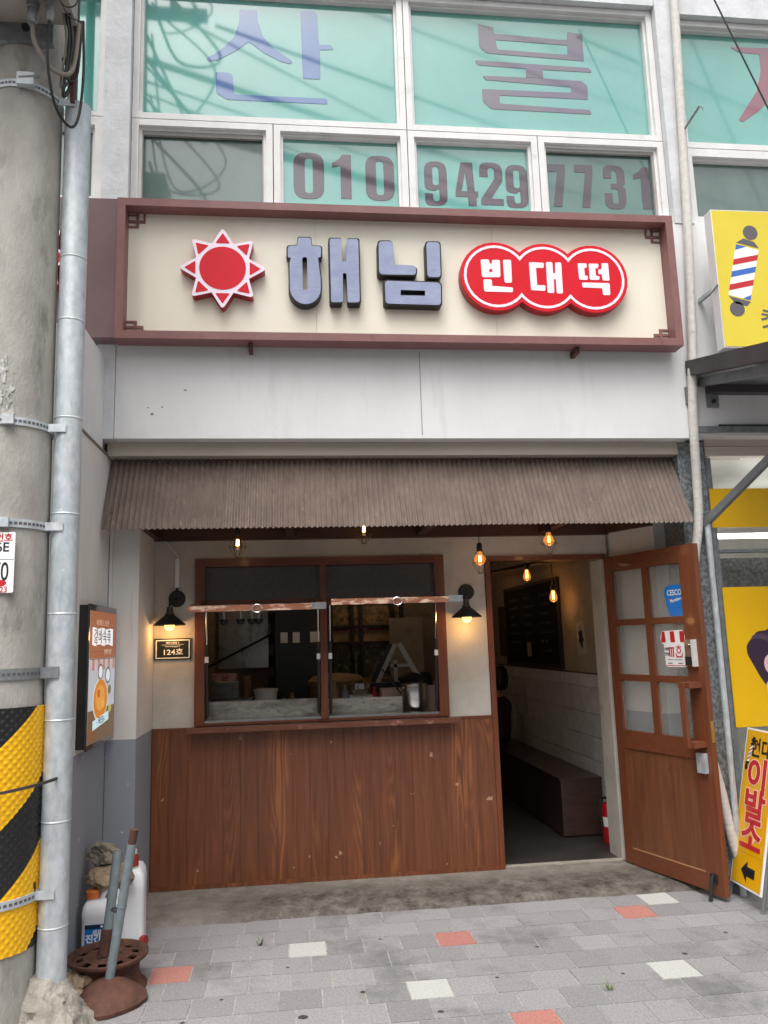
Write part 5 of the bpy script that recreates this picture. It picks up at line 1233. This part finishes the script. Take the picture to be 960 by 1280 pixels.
rim = thing('wheel_rim', 'rusty car wheel rim lying flat on the paving with a tube standing in it', 'wheel rim', (-.905, 4.24, 0))
c = (-.912, 4.25, 0)
k_ = .90
m = MB(); m.lathe([(r*k_, z*.86) for r, z in ((.170,.004),(.198,.0),(.204,.005),(.204,.014),(.197,.020),(.186,.030),(.172,.050),(.165,.075),(.164,.110),(.170,.132),(.182,.148),(.194,.157),(.206,.164),(.210,.172),(.210,.184),(.202,.188),(.192,.182),(.180,.172),(.168,.150),(.164,.120),(.164,.03),(.170,.004))], c, 56); m.build('rim_ring', RUST, rim)
m = MB(); n = 80; m.s = False
for k in range(n):
    a0, a1 = 2*pi*k/n, 2*pi*(k+1)/n
    slot = (k % 8) in (2, 3, 4, 5)
    def q(r0, z0, r1, z1):
        for dz, od in ((0, (0,1,2,3)), (-.006, (3,2,1,0))):
            z0_, z1_ = z0*.87+dz, z1*.87+dz
            i = m.addv([(c[0]+r0*k_*cos(a0), c[1]+r0*k_*sin(a0), z0_), (c[0]+r0*k_*cos(a1), c[1]+r0*k_*sin(a1), z0_), (c[0]+r1*k_*cos(a1), c[1]+r1*k_*sin(a1), z1_), (c[0]+r1*k_*cos(a0), c[1]+r1*k_*sin(a0), z1_)]); m.face([i+x for x in od])
    q(.034,.140,.058,.172); q(.058,.172,.085,.150); q(.085,.150,.125,.172)
    if not slot: q(.125,.172,.160,.166)
    q(.160,.166,.180,.160)
m.build('rim_disc', RUST, rim)
MB().lathe([(.0,.143),(.026,.140),(.034,.122),(.034,.02),(0,.02)], c, 24).build('hub', RUST, rim)
for k in range(5):
    a = 2*pi*k/5+.3; MB().tube([(c[0]+.052*cos(a), c[1]+.052*sin(a), .135), (c[0]+.052*cos(a), c[1]+.052*sin(a), .162)], .007, 8).build('wheel_stud', RUST, rim)
tp = thing('steel_tube', 'shorter dull grey steel tube standing upright in the rusty wheel rim', 'tube', (-.93, 4.26, .13))
MB().tube([(-.932,4.26,.13),(-.898,4.35,.60)], .0235, 14).build('tube', GPOLE, tp); MB().tube([(-.9335,4.256,.145),(-.926,4.275,.26)], .026, 14).build('rust_collar', RUST, tp)
wb = thing('weighted_post', 'long grey post leaning in a rusty weighted dome base', 'post', (-.862, 4.075, 0))
m = MB(); cx, cy = -.872, 4.075
m.lathe([(.0,.112),(.035,.110),(.085,.092),(.135,.055),(.172,.020),(.170,.004),(.145,0),(0,0)], (cx, cy, 0), 14); 
for i, v in enumerate(m.v):
    a = math.atan2(v.y-cy, v.x-cx); k = 1+.06*sin(3*a+1)+.03*sin(7*a); m.v[i] = Vector((cx+(v.x-cx)*k, cy+(v.y-cy)*k, v.z))
m.build('base', RUST, wb)
MB().tube([(-.867,4.08,.10),(-.772,4.05,.70)], .0215, 16).build('post', GPOLE, wb); MB().tube([(-.772,4.05,.70),(-.7613,4.0466,.765)], .019, 16).build('post_tip', RUST, wb)
MB().tube([(-.8165,4.064,.42),(-.8155,4.0637,.426)], .0245, 16).build('joint_ring', GPOLE, wb); MB().lathe([(0,.012),(.018,.01),(.022,0),(0,-.012)], (-.845,4.07,.405), 12).build('tightening_knob', BLK, wb)

# ================================================================== INTERIOR
IX = 2.45
part('interior_wall', TANW, (IX+.0, IX+.08, 5.90, 9.9, 1.30, 2.6), (-1.0, IX, 9.8, 9.9, .03, 2.6), (-1.1, -1.0, 5.76, 9.9, .03, 2.6))
part('interior_ceiling', CEILK, (-1.1, IX+.08, 5.76, 9.9, 2.52, 2.6))
iw = part('brick_wall', GROUT, (IX+.012, IX+.08, 5.90, 9.8, .037, 1.299))
bme = MB().box(-.008, .012, -.196, .196, -.0905, .0905).mesh('brick', BRKW, .004); bmh = MB().box(-.008, .012, -.098, .098, -.0905, .0905).mesh('brick', BRKW, .004)
for r in range(7):
    z = .037+.0925+.1865*r
    if z > 1.1: break
    for k in range(-1, 10):
        y = 5.90 + .2 + .4*k + (.2 if r % 2 else 0)
        half = False; me = bme
        if y-.2 < 5.89: 
            if y < 5.9: continue
        if y+.2 > 9.85: continue
        o = bpy.data.objects.new('brick', me); COL.objects.link(o); o.parent = iw; o.location = Vector((IX, y, z)) - OFF[iw]
    if r % 2:
        o = bpy.data.objects.new('brick', bmh); COL.objects.link(o); o.parent = iw; o.location = Vector((IX, 5.999, z)) - OFF[iw]
vme = MB().box(-.012, .012, -.026, .026, -.05, .05).mesh('soldier_tile', BRKW, .003)
for k in range(62):
    o = bpy.data.objects.new('trim_tile', vme); COL.objects.link(o); o.parent = iw; o.location = Vector((IX, 5.935+.062*k, 1.235)) - OFF[iw]
MB().box(IX-.012, IX+.011, 5.90, 9.8, 1.148, 1.18).build('ledge_tile', BRKW, iw, .003)
bn = thing('bench', 'long dark brown box bench along the white brick wall inside the doorway', 'bench', (2.27, 7.9, .037))
MB().box(2.098, 2.432, 6.36, 7.78, .05, .468).build('box', BENCH, bn, .003); MB().box(2.098, 2.432, 7.784, 9.5, .05, .468).build('box', BENCH, bn, .003); MB().box(2.085, 2.434, 6.35, 9.5, .469, .488).build('seat', BENCH, bn, .004)
cb = thing('chalkboard', 'large black chalkboard with faint chalk menu on the tan wall inside', 'chalkboard', (IX, 8, 1.33))
MB().box(IX-.018, IX-.001, 7.14, 8.94, 1.345, 2.125).build('board', BOARD, cb)
m = MB(); m.box(IX-.03, IX-.0005, 7.10, 8.98, 2.126, 2.155).box(IX-.03, IX-.0005, 7.10, 8.98, 1.315, 1.344).box(IX-.03, IX-.0005, 7.10, 7.139, 1.344, 2.126).box(IX-.03, IX-.0005, 8.941, 8.98, 1.344, 2.126); m.build('board_frame', DARKW, cb, .003)
CT = frame((IX-.0185, 8.9, 1.36), (0,-1,0), (0,0,1)); rr = random.Random(4)
m = MB(CT)
for r in range(7):
    for q in range(3):
        u = .1+.56*q
        for k in range(rr.randint(5, 9)):
            x = u+.045*k; m.box(x, x+rr.uniform(.012,.03), .10+.09*r, .10+.09*r+rr.uniform(.01,.03), 0, .0006)
m.build('chalk_writing', CHALK, cb, kind='stuff')
MB(CT).box(.72, .86, .05, .19, .001, .003).build('paper_note', M('paper_note', S(160,152,140), None, rough=.8), cb)
o = MB().box(IX-.012, IX-.001, 9.05, 9.34, 1.40, 1.97).build('wall_poster', M('dark_red_poster', S(90,50,40), S(40,30,28), 9, .6)); tag(o, 'narrow dark reddish poster on the wall beyond the chalkboard', 'poster')
kh = thing('wall_note', 'tilted white paper with dark star shaped pattern on the tan wall beside the chalkboard', 'poster', (IX, 6.65, 1.5))
NTk = frame((IX-.001, 6.63, 1.585), (0,-1,.12), (0,.12,1))
shape([rect(-.10,.10,-.14,.14,.01)], .002, 'paper', M('aged_paper', S(186,176,160), None, rough=.8), kh, NTk)
shape([[(0.085*(1 if k % 2 == 0 else .55)*cos(pi/2+pi*k/7)*.8, .11*(1 if k % 2 == 0 else .55)*sin(pi/2+pi*k/7)) for k in range(14)]], .001, 'pattern_print', INKK, kh, NTk @ Matrix.Translation((0,0,.0022)))
fe = thing('fire_extinguisher', 'red fire extinguisher standing at the end of the bench behind the door jamb', 'fire extinguisher', (2.395, 6.15, .037))
m = MB(); c = (2.395, 6.15, 0); m.lathe([(0,.04),(.052,.04),(.056,.05),(.056,.28),(.045,.32),(.02,.335),(0,.335)], c, 24); m.build('cylinder', FEXT, fe)
MB().lathe([(.0565,.16),(.0568,.16),(.0568,.23),(.0565,.23)], c, 24).build('label', INKW, fe); MB().lathe([(0,.33),(.015,.33),(.015,.36),(0,.36)], c, 12).box(2.345,2.42,6.14,6.16,.358,.372).build('valve', BLK, fe); MB().tube(curve([(2.35,6.15,.36),(2.325,6.14,.30),(2.332,6.13,.16)]), .009, 8).build('hose', BLKR, fe)
def ibulb(x, y, z, ztop, label):
    t = thing('ceiling_bulb', label, 'lamp', (x, y, ztop))
    MB().tube([(x,y,ztop),(x,y,z+.07)], .004, 6).build('cord', BLK, t); MB().lathe([(0,z+.11),(.02,z+.10),(.02,z+.06),(0,z+.06)], (x,y,0), 14).build('lamp_holder', BLK, t)
    m = MB(); m.lathe([(.015,z+.06),(.032,z+.01),(.036,z-.015),(.026,z-.04),(.0005,z-.05)], (x,y,0), 18); m.build('bulb', GLOWI, t); m = MB(); m.tube([(x-.006,y,z+.05),(x-.008,y,z-.02),(x+.008,y,z-.02),(x+.006,y,z+.05)], .0028, 6); m.build('filament', FIL, t); point((x, y, z-.08), .2, (1,.48,.15))
ibulb(2.30, 6.85, 1.955, 2.25, 'teardrop bulb hanging in front of the chalkboard inside the doorway')
ibulb(2.16, 7.15, 2.17, 2.30, 'bulb close under the ceiling rail above the chalkboard')
ibulb(2.12, 8.75, 2.05, 2.35, 'far bulb at the left edge of the doorway deep inside')
o = MB().tube([(2.38,6.05,2.235),(2.20,6.9,2.27),(2.1,9.0,2.33)], .016, 8).build('lamp_rail', DARKW); tag(o, 'dark brown lamp rail running along the ceiling inside the doorway', 'rail')

# --- people glimpsed inside (built as one continuous skinned surface each)
SKIN = M('skin', S(176,128,104), None, rough=.55); CLO1 = M('dark_brown_shirt', S(66,50,46), None, rough=.8); CLO2 = M('dark_trousers', S(26,26,32), None, rough=.8); HAIR = M('black_hair', L(.012), None, rough=.5)
def person(label, loc, rotz, seated=True, shirt=CLO1):
    t = thing('person', label, 'person', loc, rot=(0,0,rotz))
    J_ = {'pel':(0,0,.50),'bel':(0,.01,.64),'che':(0,.02,.82),'nek':(0,.0,.98),'nk2':(0,-.01,1.04),'hd0':(0,-.035,1.09),'hd1':(0,-.03,1.16),'hd2':(0,-.02,1.22),
          'nos':(0,-.115,1.125)}
    Rd = {'pel':.145,'bel':.135,'che':.145,'nek':.06,'nk2':.052,'hd0':.068,'hd1':.085,'hd2':.075,'nos':.013}
    E_ = [('pel','bel'),('bel','che'),('che','nek'),('nek','nk2'),('nk2','hd0'),('hd0','hd1'),('hd1','hd2'),('hd0','nos')]
    for s, n in ((-1,'l'),(1,'r')):
        J_.update({n+'sh':(s*.17,.02,.90), n+'el':(s*.22,-.05,.66), n+'wr':(s*.15,-.24,.60), n+'pa':(s*.13,-.31,.60), n+'hip':(s*.09,-.02,.50), n+'kn':(s*.11,-.42,.50), n+'an':(s*.11,-.40,.09), n+'to':(s*.12,-.56,.04)})
        Rd.update({n+'sh':.062,n+'el':.042,n+'wr':.028,n+'pa':.034,n+'hip':.09,n+'kn':.06,n+'an':.038,n+'to':.035})
        E_ += [('che',n+'sh'),(n+'sh',n+'el'),(n+'el',n+'wr'),(n+'wr',n+'pa'),('pel',n+'hip'),(n+'hip',n+'kn'),(n+'kn',n+'an'),(n+'an',n+'to')]
        for k in range(5):
            dx = (k-1.5)*.016 if k < 4 else -s*.042; ln = (.062,.07,.066,.052)[k] if k < 4 else .03
            b0 = (s*.13+dx*s, -.335 if k < 4 else -.30, .598); b1 = (b0[0]+(0 if k < 4 else -s*.015), b0[1]-ln*.6, .592); b2 = (b1[0], b1[1]-ln*.4, .572)
            J_.update({n+'f%da'%k:b0, n+'f%db'%k:b1, n+'f%dc'%k:b2}); Rd.update({n+'f%da'%k:.009, n+'f%db'%k:.0085, n+'f%dc'%k:.0075}); E_ += [(n+'pa',n+'f%da'%k),(n+'f%da'%k,n+'f%db'%k),(n+'f%db'%k,n+'f%dc'%k)]
    if not seated:
        pass
    ks = list(J_); me = bpy.data.meshes.new('body'); me.from_pydata([J_[k] for k in ks], [(ks.index(a), ks.index(b)) for a, b in E_], [])
    ob = bpy.data.objects.new('tmp', me); COL.objects.link(ob)
    md = ob.modifiers.new('s', 'SKIN')
    for i, k in enumerate(ks):
        sv = me.skin_vertices[0].data[i]; sv.radius = (Rd[k]*(1.25 if k in ('che','bel','pel') else 1), Rd[k]*(.8 if k in ('che','bel','pel') else 1)); sv.use_root = (k == 'pel')
    md.use_smooth_shade = True; sb = ob.modifiers.new('u', 'SUBSURF'); sb.levels = 2
    dg = bpy.context.evaluated_depsgraph_get(); dg.update(); bme_ = bpy.data.meshes.new_from_object(ob.evaluated_get(dg)); bpy.data.objects.remove(ob)
    bme_.materials.clear()
    for mm in (SKIN, shirt, CLO2): bme_.materials.append(mm)
    for p in bme_.polygons:
        z, y, x = p.center.z, p.center.y, abs(p.center.x)
        p.material_index = 0 if (z > .99 or (y < -.225 and z > .55 and x < .22 and z < .66)) else 1 if z > .57 and not (y < -.1 and z < .565) else 2
        p.use_smooth = True
    place(bme_, 'body', t)
    m = MB(); m.s = True
    m.lathe([(.0005,1.318),(.05,1.31),(.085,1.27),(.095,1.21),(.094,1.15),(.085,1.09),(.06,1.06)], (0,.012,0), 20)
    hm = [v for v in m.v]
    keep = MB(); keep.s = True; keep.addv(hm)
    for f in m.f:
        cc = sum((hm[i] for i in f), Vector())/len(f)
        if cc.y < -.03 and cc.z < 1.235: continue
        keep.face(f)
    keep.build('hair', HAIR, t)
    m = MB()
    for s in (-1, 1): m.blob((s*.032,-.105,1.155), (.012,.006,.007), 1, 0, 2)
    m.build('eyes', INKK, t); MB().blob((0,-.106,1.083), (.022,.006,.006), 1, 0, 2).build('mouth', INKR, t)
    m = MB()
    for s in (-1, 1): m.blob((s*.088,-.01,1.14), (.01,.02,.032), 1, 0, 2)
    m.build('ears', SKIN, t)
    return t
person('person in dark clothes sitting on the bench deep inside the doorway', (2.17, 8.45, .0), radians(-128))
chr_ = thing('chair', 'dark wooden chair under the seated person behind the serving window', 'chair', (1.33, 8.3, .037))
MB().box(1.13,1.53,8.08,8.50,.42,.455).build('seat', DARKW, chr_, .005); MB().box(1.13,1.53,8.50,8.53,.456,.85).build('backrest', DARKW, chr_, .005)
for x in (1.15,1.51):
    for y in (8.10,8.51): MB().box(x-.018,x+.018,y-.018,y+.018,.037,.42).build('leg', DARKW, chr_)
person('person in black seen only as a dark head and shoulders through the serving window', (1.33, 8.28, -.03), radians(180))

# --- kitchen behind the serving window
MB().box(-.99, 1.30, 5.78, 6.55, .037, 1.072)
kc = thing('kitchen_counter', 'stainless steel kitchen counter just behind the serving window', 'counter', (.15, 6.1, .037))
MB().box(-.98, 1.30, 5.765, 6.60, 1.045, 1.085).build('worktop', STEEL, kc, .004); MB().box(-.96, 1.28, 5.80, 6.58, .037, 1.044).build('cabinet', DKST, kc, .004)
def simple(name, mb, mat, label, cat, bevel=0, group=None): return tag(mb.build(name, mat, None, bevel), label, cat, group)
simple('splash_guard', MB().box(-.605, .178, 5.755, 5.763, 1.099, 1.225).box(-.605, .178, 5.764, 5.79, 1.219, 1.225), GRIME, 'stained steel splash guard across the left half of the serving window', 'splash guard', .001)
simple('splash_guard', MB().box(.240, .768, 5.775, 5.783, 1.099, 1.215).box(.24, .768, 5.784, 5.82, 1.209, 1.215), GRIME, 'shorter spotted steel splash guard left of the stock pot', 'splash guard', .001)
pt = thing('stock_pot', 'shiny stainless steel stock pot at the right end of the serving window', 'pot', (.873, 5.88, 1.09))
MB().lathe([(0,1.087),(.088,1.087),(.093,1.094),(.093,1.262),(.0965,1.262),(.0965,1.272),(.093,1.274),(.093,1.292),(.097,1.296),(.090,1.296),(.088,1.11),(0,1.11)], (.873,5.88,0), 36).build('body', STEELC, pt)
MB().tube(curve([(.78,5.86,1.26),(.765,5.83,1.27),(.78,5.80,1.26)]), .005, 8).build('handle', STEELC, pt)
simple('wooden_stick', MB().tube([(.84,5.93,1.15),(.66,6.05,1.40)], .007, 8), DARKW, 'dark stick leaning out of the stock pot', 'stick')
simple('plastic_tub', MB().lathe([(0,1.087),(.07,1.087),(.08,1.27),(.075,1.27),(.066,1.095),(0,1.095)], (1.02,6.02,0), 24), TUBP, 'pinkish plastic tub right behind the stock pot', 'tub')
simple('plastic_tub', MB().box(.66,.86,6.10,6.28,1.087,1.25), TUBP, 'square pinkish plastic tub behind the spotted splash guard', 'tub', .012)
simple('plastic_tub', MB().box(.42,.60,6.2,6.4,1.087,1.20), TUBW, 'pale tub behind the middle of the right splash guard', 'tub', .012)
bw = thing('steamer_basket', 'large tan steamer basket behind the right splash guard', 'basket', (.36, 6.9, 1.09))
TANB = M('bamboo_tan', S(150,120,80), S(128,98,62), 30, .6, stretch=(1,1,6))
MB().box(.1,1.3,6.65,7.4,.037,1.06).build('stand', DKST, bw); MB().lathe([(0,1.062),(.24,1.062),(.24,1.24),(.225,1.24),(.225,1.08),(0,1.08)], (.36,6.95,0), 32).build('tray', TANB, bw); MB().lathe([(.245,1.245),(.245,1.29),(.20,1.33),(.05,1.35),(0,1.35)], (.36,6.95,0), 32).build('lid', TANB, bw)
simple('stacking_basket', MB().lathe([(0,1.062),(.17,1.062),(.18,1.30),(.17,1.30),(.16,1.07),(0,1.07)], (.70,6.95,0), 28), TANB, 'second tan basket beside the steamer under the white A-shaped rack', 'basket')
ar = thing('a_shaped_rack', 'white A-shaped rack with black edges standing in the kitchen', 'rack', (.86, 6.75, 1.27))
MB().beam((.68,6.62,1.27),(.835,6.62,1.58), .034, .018, (0,1,0)).build('bar', TUBW, ar, .003); MB().beam((.868,6.62,1.585),(1.03,6.62,1.30), .04, .018, (0,1,0)).build('bar', TUBW, ar, .003)
MB().beam((.65,6.64,1.275),(.815,6.64,1.58), .05, .04, (0,1,0)).build('bar', BLK, ar); MB().box(.79,.95,6.615,6.635,1.395,1.42).build('crossbar', TUBW, ar, .003); MB().box(.82,.85,6.615,6.635,1.28,1.45).build('crossbar', TUBW, ar, .003); MB().box(.62,1.06,6.60,6.66,1.055,1.272).build('base', BLK, ar)
simple('black_bag', MB().blob((.95,6.60,1.30), (.10,.07,.05), 3, .2, 3), BLKR, 'dark bundle lying at the foot of the white A-shaped rack', 'bag')
for k, (x, y, h, r, mt, lab) in enumerate(((.30,6.18,.24,.035,TANB,'tan sauce bottle behind the left end of the spotted splash guard'),(.385,6.22,.20,.032,TUBG,'grey squeeze bottle next to the tan sauce bottle'),(.625,6.32,.17,.03,INKR,'small red topped jar behind the pale tub'),(1.12,6.25,.28,.038,STEEL,'steel flask at the right edge of the serving window'),(-.02,6.30,.15,.03,TANB,'little tan jar beside the window mullion'))):
    simple('kitchen_bottle', MB().lathe([(0,1.087),(r,1.087),(r,1.087+h*.68),(r*.45,1.087+h*.82),(r*.45,1.087+h),(0,1.087+h)], (x,y,0), 18), mt, lab, 'bottle', 0, 'bottles on the kitchen counter')
for k, (x, z, w, h) in enumerate(((-.90,1.55,.10,.30),(-.93,1.95,.12,.16))):
    simple('wall_notice', MB().box(x-w/2,x+w/2,7.635,7.645,z,z+h), TUBW if k else TUBP, ('pinkish notice on the kitchen tiles beside the steel board','small pale notice near the top of the kitchen tiles')[k], 'notice')
simple('bowl_stack', MB().lathe([(0,1.21),(.05,1.21),(.085,1.25),(.085,1.29),(.08,1.29),(.05,1.22),(0,1.22)], (.51,6.3,0), 24), STEELC, 'steel bowl sitting on the pale tub', 'bowl')
# ladles on a rail
lr = simple('utensil_rail', MB().tube([(-.60,5.90,1.90),(1.0,5.90,1.90)], .006, 8), STEELC, 'thin steel rail under the top of the serving window', 'rail')
for k, x in enumerate((-.505, -.385, -.305, -.253)):
    t = thing('ladle', ('leftmost dark ladle on the utensil rail', 'second dark ladle from the left on the utensil rail', 'third dark ladle from the left on the utensil rail', 'rightmost dark ladle on the utensil rail')[k], 'ladle', (x, 5.9, 1.9), 'ladles hanging in the serving window')
    MB().box(x-.006,x+.006,5.897,5.903,1.80,1.895).build('handle', STEELC, t); m = MB(); m.lathe([(.030,1.80),(.032,1.79),(.024,1.768),(.0005,1.758)], (x,5.89,0), 18); m.build('bowl', IRON, t)
# left back wall
kt = part('kitchen_wall', GROUT, (-.99, -.16, 7.66, 7.7, 1.0, 2.5))
tme = MB().box(-.0735,.0735,-.008,.008,-.0485,.0485).mesh('tile', TILE, .002)
for r in range(14):
    for k in range(6):
        x = -.915+.15*k+(.05 if r % 2 else 0)
        if x > -.23: continue
        o = bpy.data.objects.new('tile', tme); COL.objects.link(o); o.parent = kt; o.location = Vector((x, 7.655, 1.06+.10*r)) - OFF[kt]
simple('steel_board', MB().box(-.70,-.24,7.60,7.615,1.40,1.95), STEEL, 'stainless steel board hung on the tan kitchen tiles', 'board', .003)
simple('wooden_ledge', MB().box(-.42,-.22,7.55,7.64,1.375,1.40), TANB, 'short tan ledge under the stainless steel board', 'shelf')
simple('long_spatula', MB().tube([(-.78,7.3,1.42),(-.16,7.2,1.72)], .010, 8).box(-.20,-.12,7.19,7.21,1.70,1.80), IRON, 'long black spatula handle slanting in front of the steel board', 'spatula')
simple('fridge', MB().box(-.16,.33,7.0,7.66,.037,2.05), FRID, 'tall black fridge in the middle of the kitchen', 'fridge', .01)
for k, (x, lab) in enumerate(((-.085,'leftmost white paper note on the black fridge'),(.02,'middle white paper note on the black fridge'),(.17,'wider white paper note at the right of the black fridge'))):
    simple('paper_note', MB().box(x-.03, x+(.03 if k < 2 else .06), 6.993, 6.998, 1.62, 1.71), PLATE, lab, 'note', 0, 'paper notes on the fridge')
simple('storage_tub', MB().box(-.655,-.32,6.12,6.42,1.086,1.21), TUBG, 'grey storage tub on the counter under the plate stack', 'tub', .01)
for k in range(9):
    z = 1.212+.0145*k
    simple('plate', MB().lathe([(0,z),(.07,z),(.108,z+.010),(.110,z+.013),(.07,z+.004),(0,z+.004)], (-.53,6.26,0), 28), PLATE, ('lowest white plate of the stack on the grey tub','second white plate from the bottom of the stack','third white plate from the bottom of the stack','fourth white plate from the bottom of the stack','middle white plate of the stack on the grey tub','fourth white plate from the top of the stack','third white plate from the top of the stack','second white plate from the top of the stack','topmost white plate of the stack under the small carton')[k], 'plate', 0, 'stacked white plates')
simple('small_box', MB().box(-.62,-.44,6.20,6.34,1.347,1.40), M('red_white_carton', S(150,70,50), S(190,160,140), 20, .6), 'small red and white carton on top of the plate stack', 'box', .003)
simple('cup', MB().lathe([(0,1.212),(.034,1.212),(.040,1.38),(.036,1.38),(.030,1.22),(0,1.22)], (-.37,6.28,0), 20), M('brown_cup', S(110,70,46), None, rough=.5), 'tall brown cup beside the plate stack', 'cup')
simple('white_bucket', MB().lathe([(0,1.086),(.075,1.086),(.088,1.26),(.094,1.26),(.094,1.275),(0,1.275)], (-.22,6.28,0), 26), TUBW, 'white lidded bucket on the counter right of the plates', 'bucket')
simple('glass_jar', MB().lathe([(0,1.086),(.035,1.086),(.038,1.16),(.022,1.18),(.022,1.20),(0,1.20)], (-.085,6.25,0), 20), TUBG, 'small grey jar right of the white lidded bucket', 'jar')
# glazed partition at the back with pictures, red banner and painted reflection panels
gpn = thing('glazed_partition', 'dark framed glazed partition with pictures and a red banner at the back of the kitchen', 'partition', (.78, 9.0, .037))
m = MB()
for x in (.42,.66,.76,1.10,1.22): m.box(x-.018,x+.018,9.0,9.05,.037,2.1)
for z in (1.02,1.60,1.78,2.07): m.box(.40,1.26,9.003,9.047,z-.014,z+.014)
m.build('frame', DARKW, gpn)
MB().box(.40,1.26,9.06,9.07,1.80,2.06).build('picture_strip', M('food_picture_print', S(70,60,44), S(168,132,84), 24, .5, emit=None), gpn)
MB().box(.40,1.26,9.06,9.07,1.735,1.795).build('banner', M('red_banner_print', S(150,40,32), S(196,170,150), 14, .5, lo=.52, hi=.56), gpn); MB().box(.40,1.26,9.06,9.07,1.56,1.734).build('reflection_panel', M('cream_painted_reflection', S(190,156,112), S(120,92,62), 9, .5), gpn); MB().box(.40,1.26,9.06,9.07,1.02,1.559).build('reflection_panel', M('dim_painted_reflection', S(120,108,78), S(52,44,34), 11, .5, stretch=(2,1,1), spot=(S(170,160,120), 16, .58, .68)), gpn)  # colour noise on the two lower panels imitates a food shop's reflection
MB().box(.60,.70,9.055,9.059,1.25,1.5).build('bright_gap', M('foliage_print', S(170,176,96), S(70,84,44), 22, .5), gpn)
simple('tan_partition', MB().box(1.05,1.42,8.75,8.8,.037,1.86), TANW, 'plain tan board behind the seated person in the kitchen', 'board', .004)
kl = thing('kitchen_fill_lamp', 'small round lamp on the kitchen ceiling behind the serving window', 'lamp', (.1, 6.75, 2.46))
MB().lathe([(0,2.52),(.10,2.52),(.10,2.49),(.09,2.48),(0,2.475)], (.1,6.75,0), 24).build('diffuser', GLOBE, kl); point((.1, 6.75, 2.40), 1.9, (1,.78,.55), .1); point((.85, 8.6, 2.35), 1.2, (1,.78,.52), .1)  # unseen lamp added to light the counter; lampless second light brightens the partition
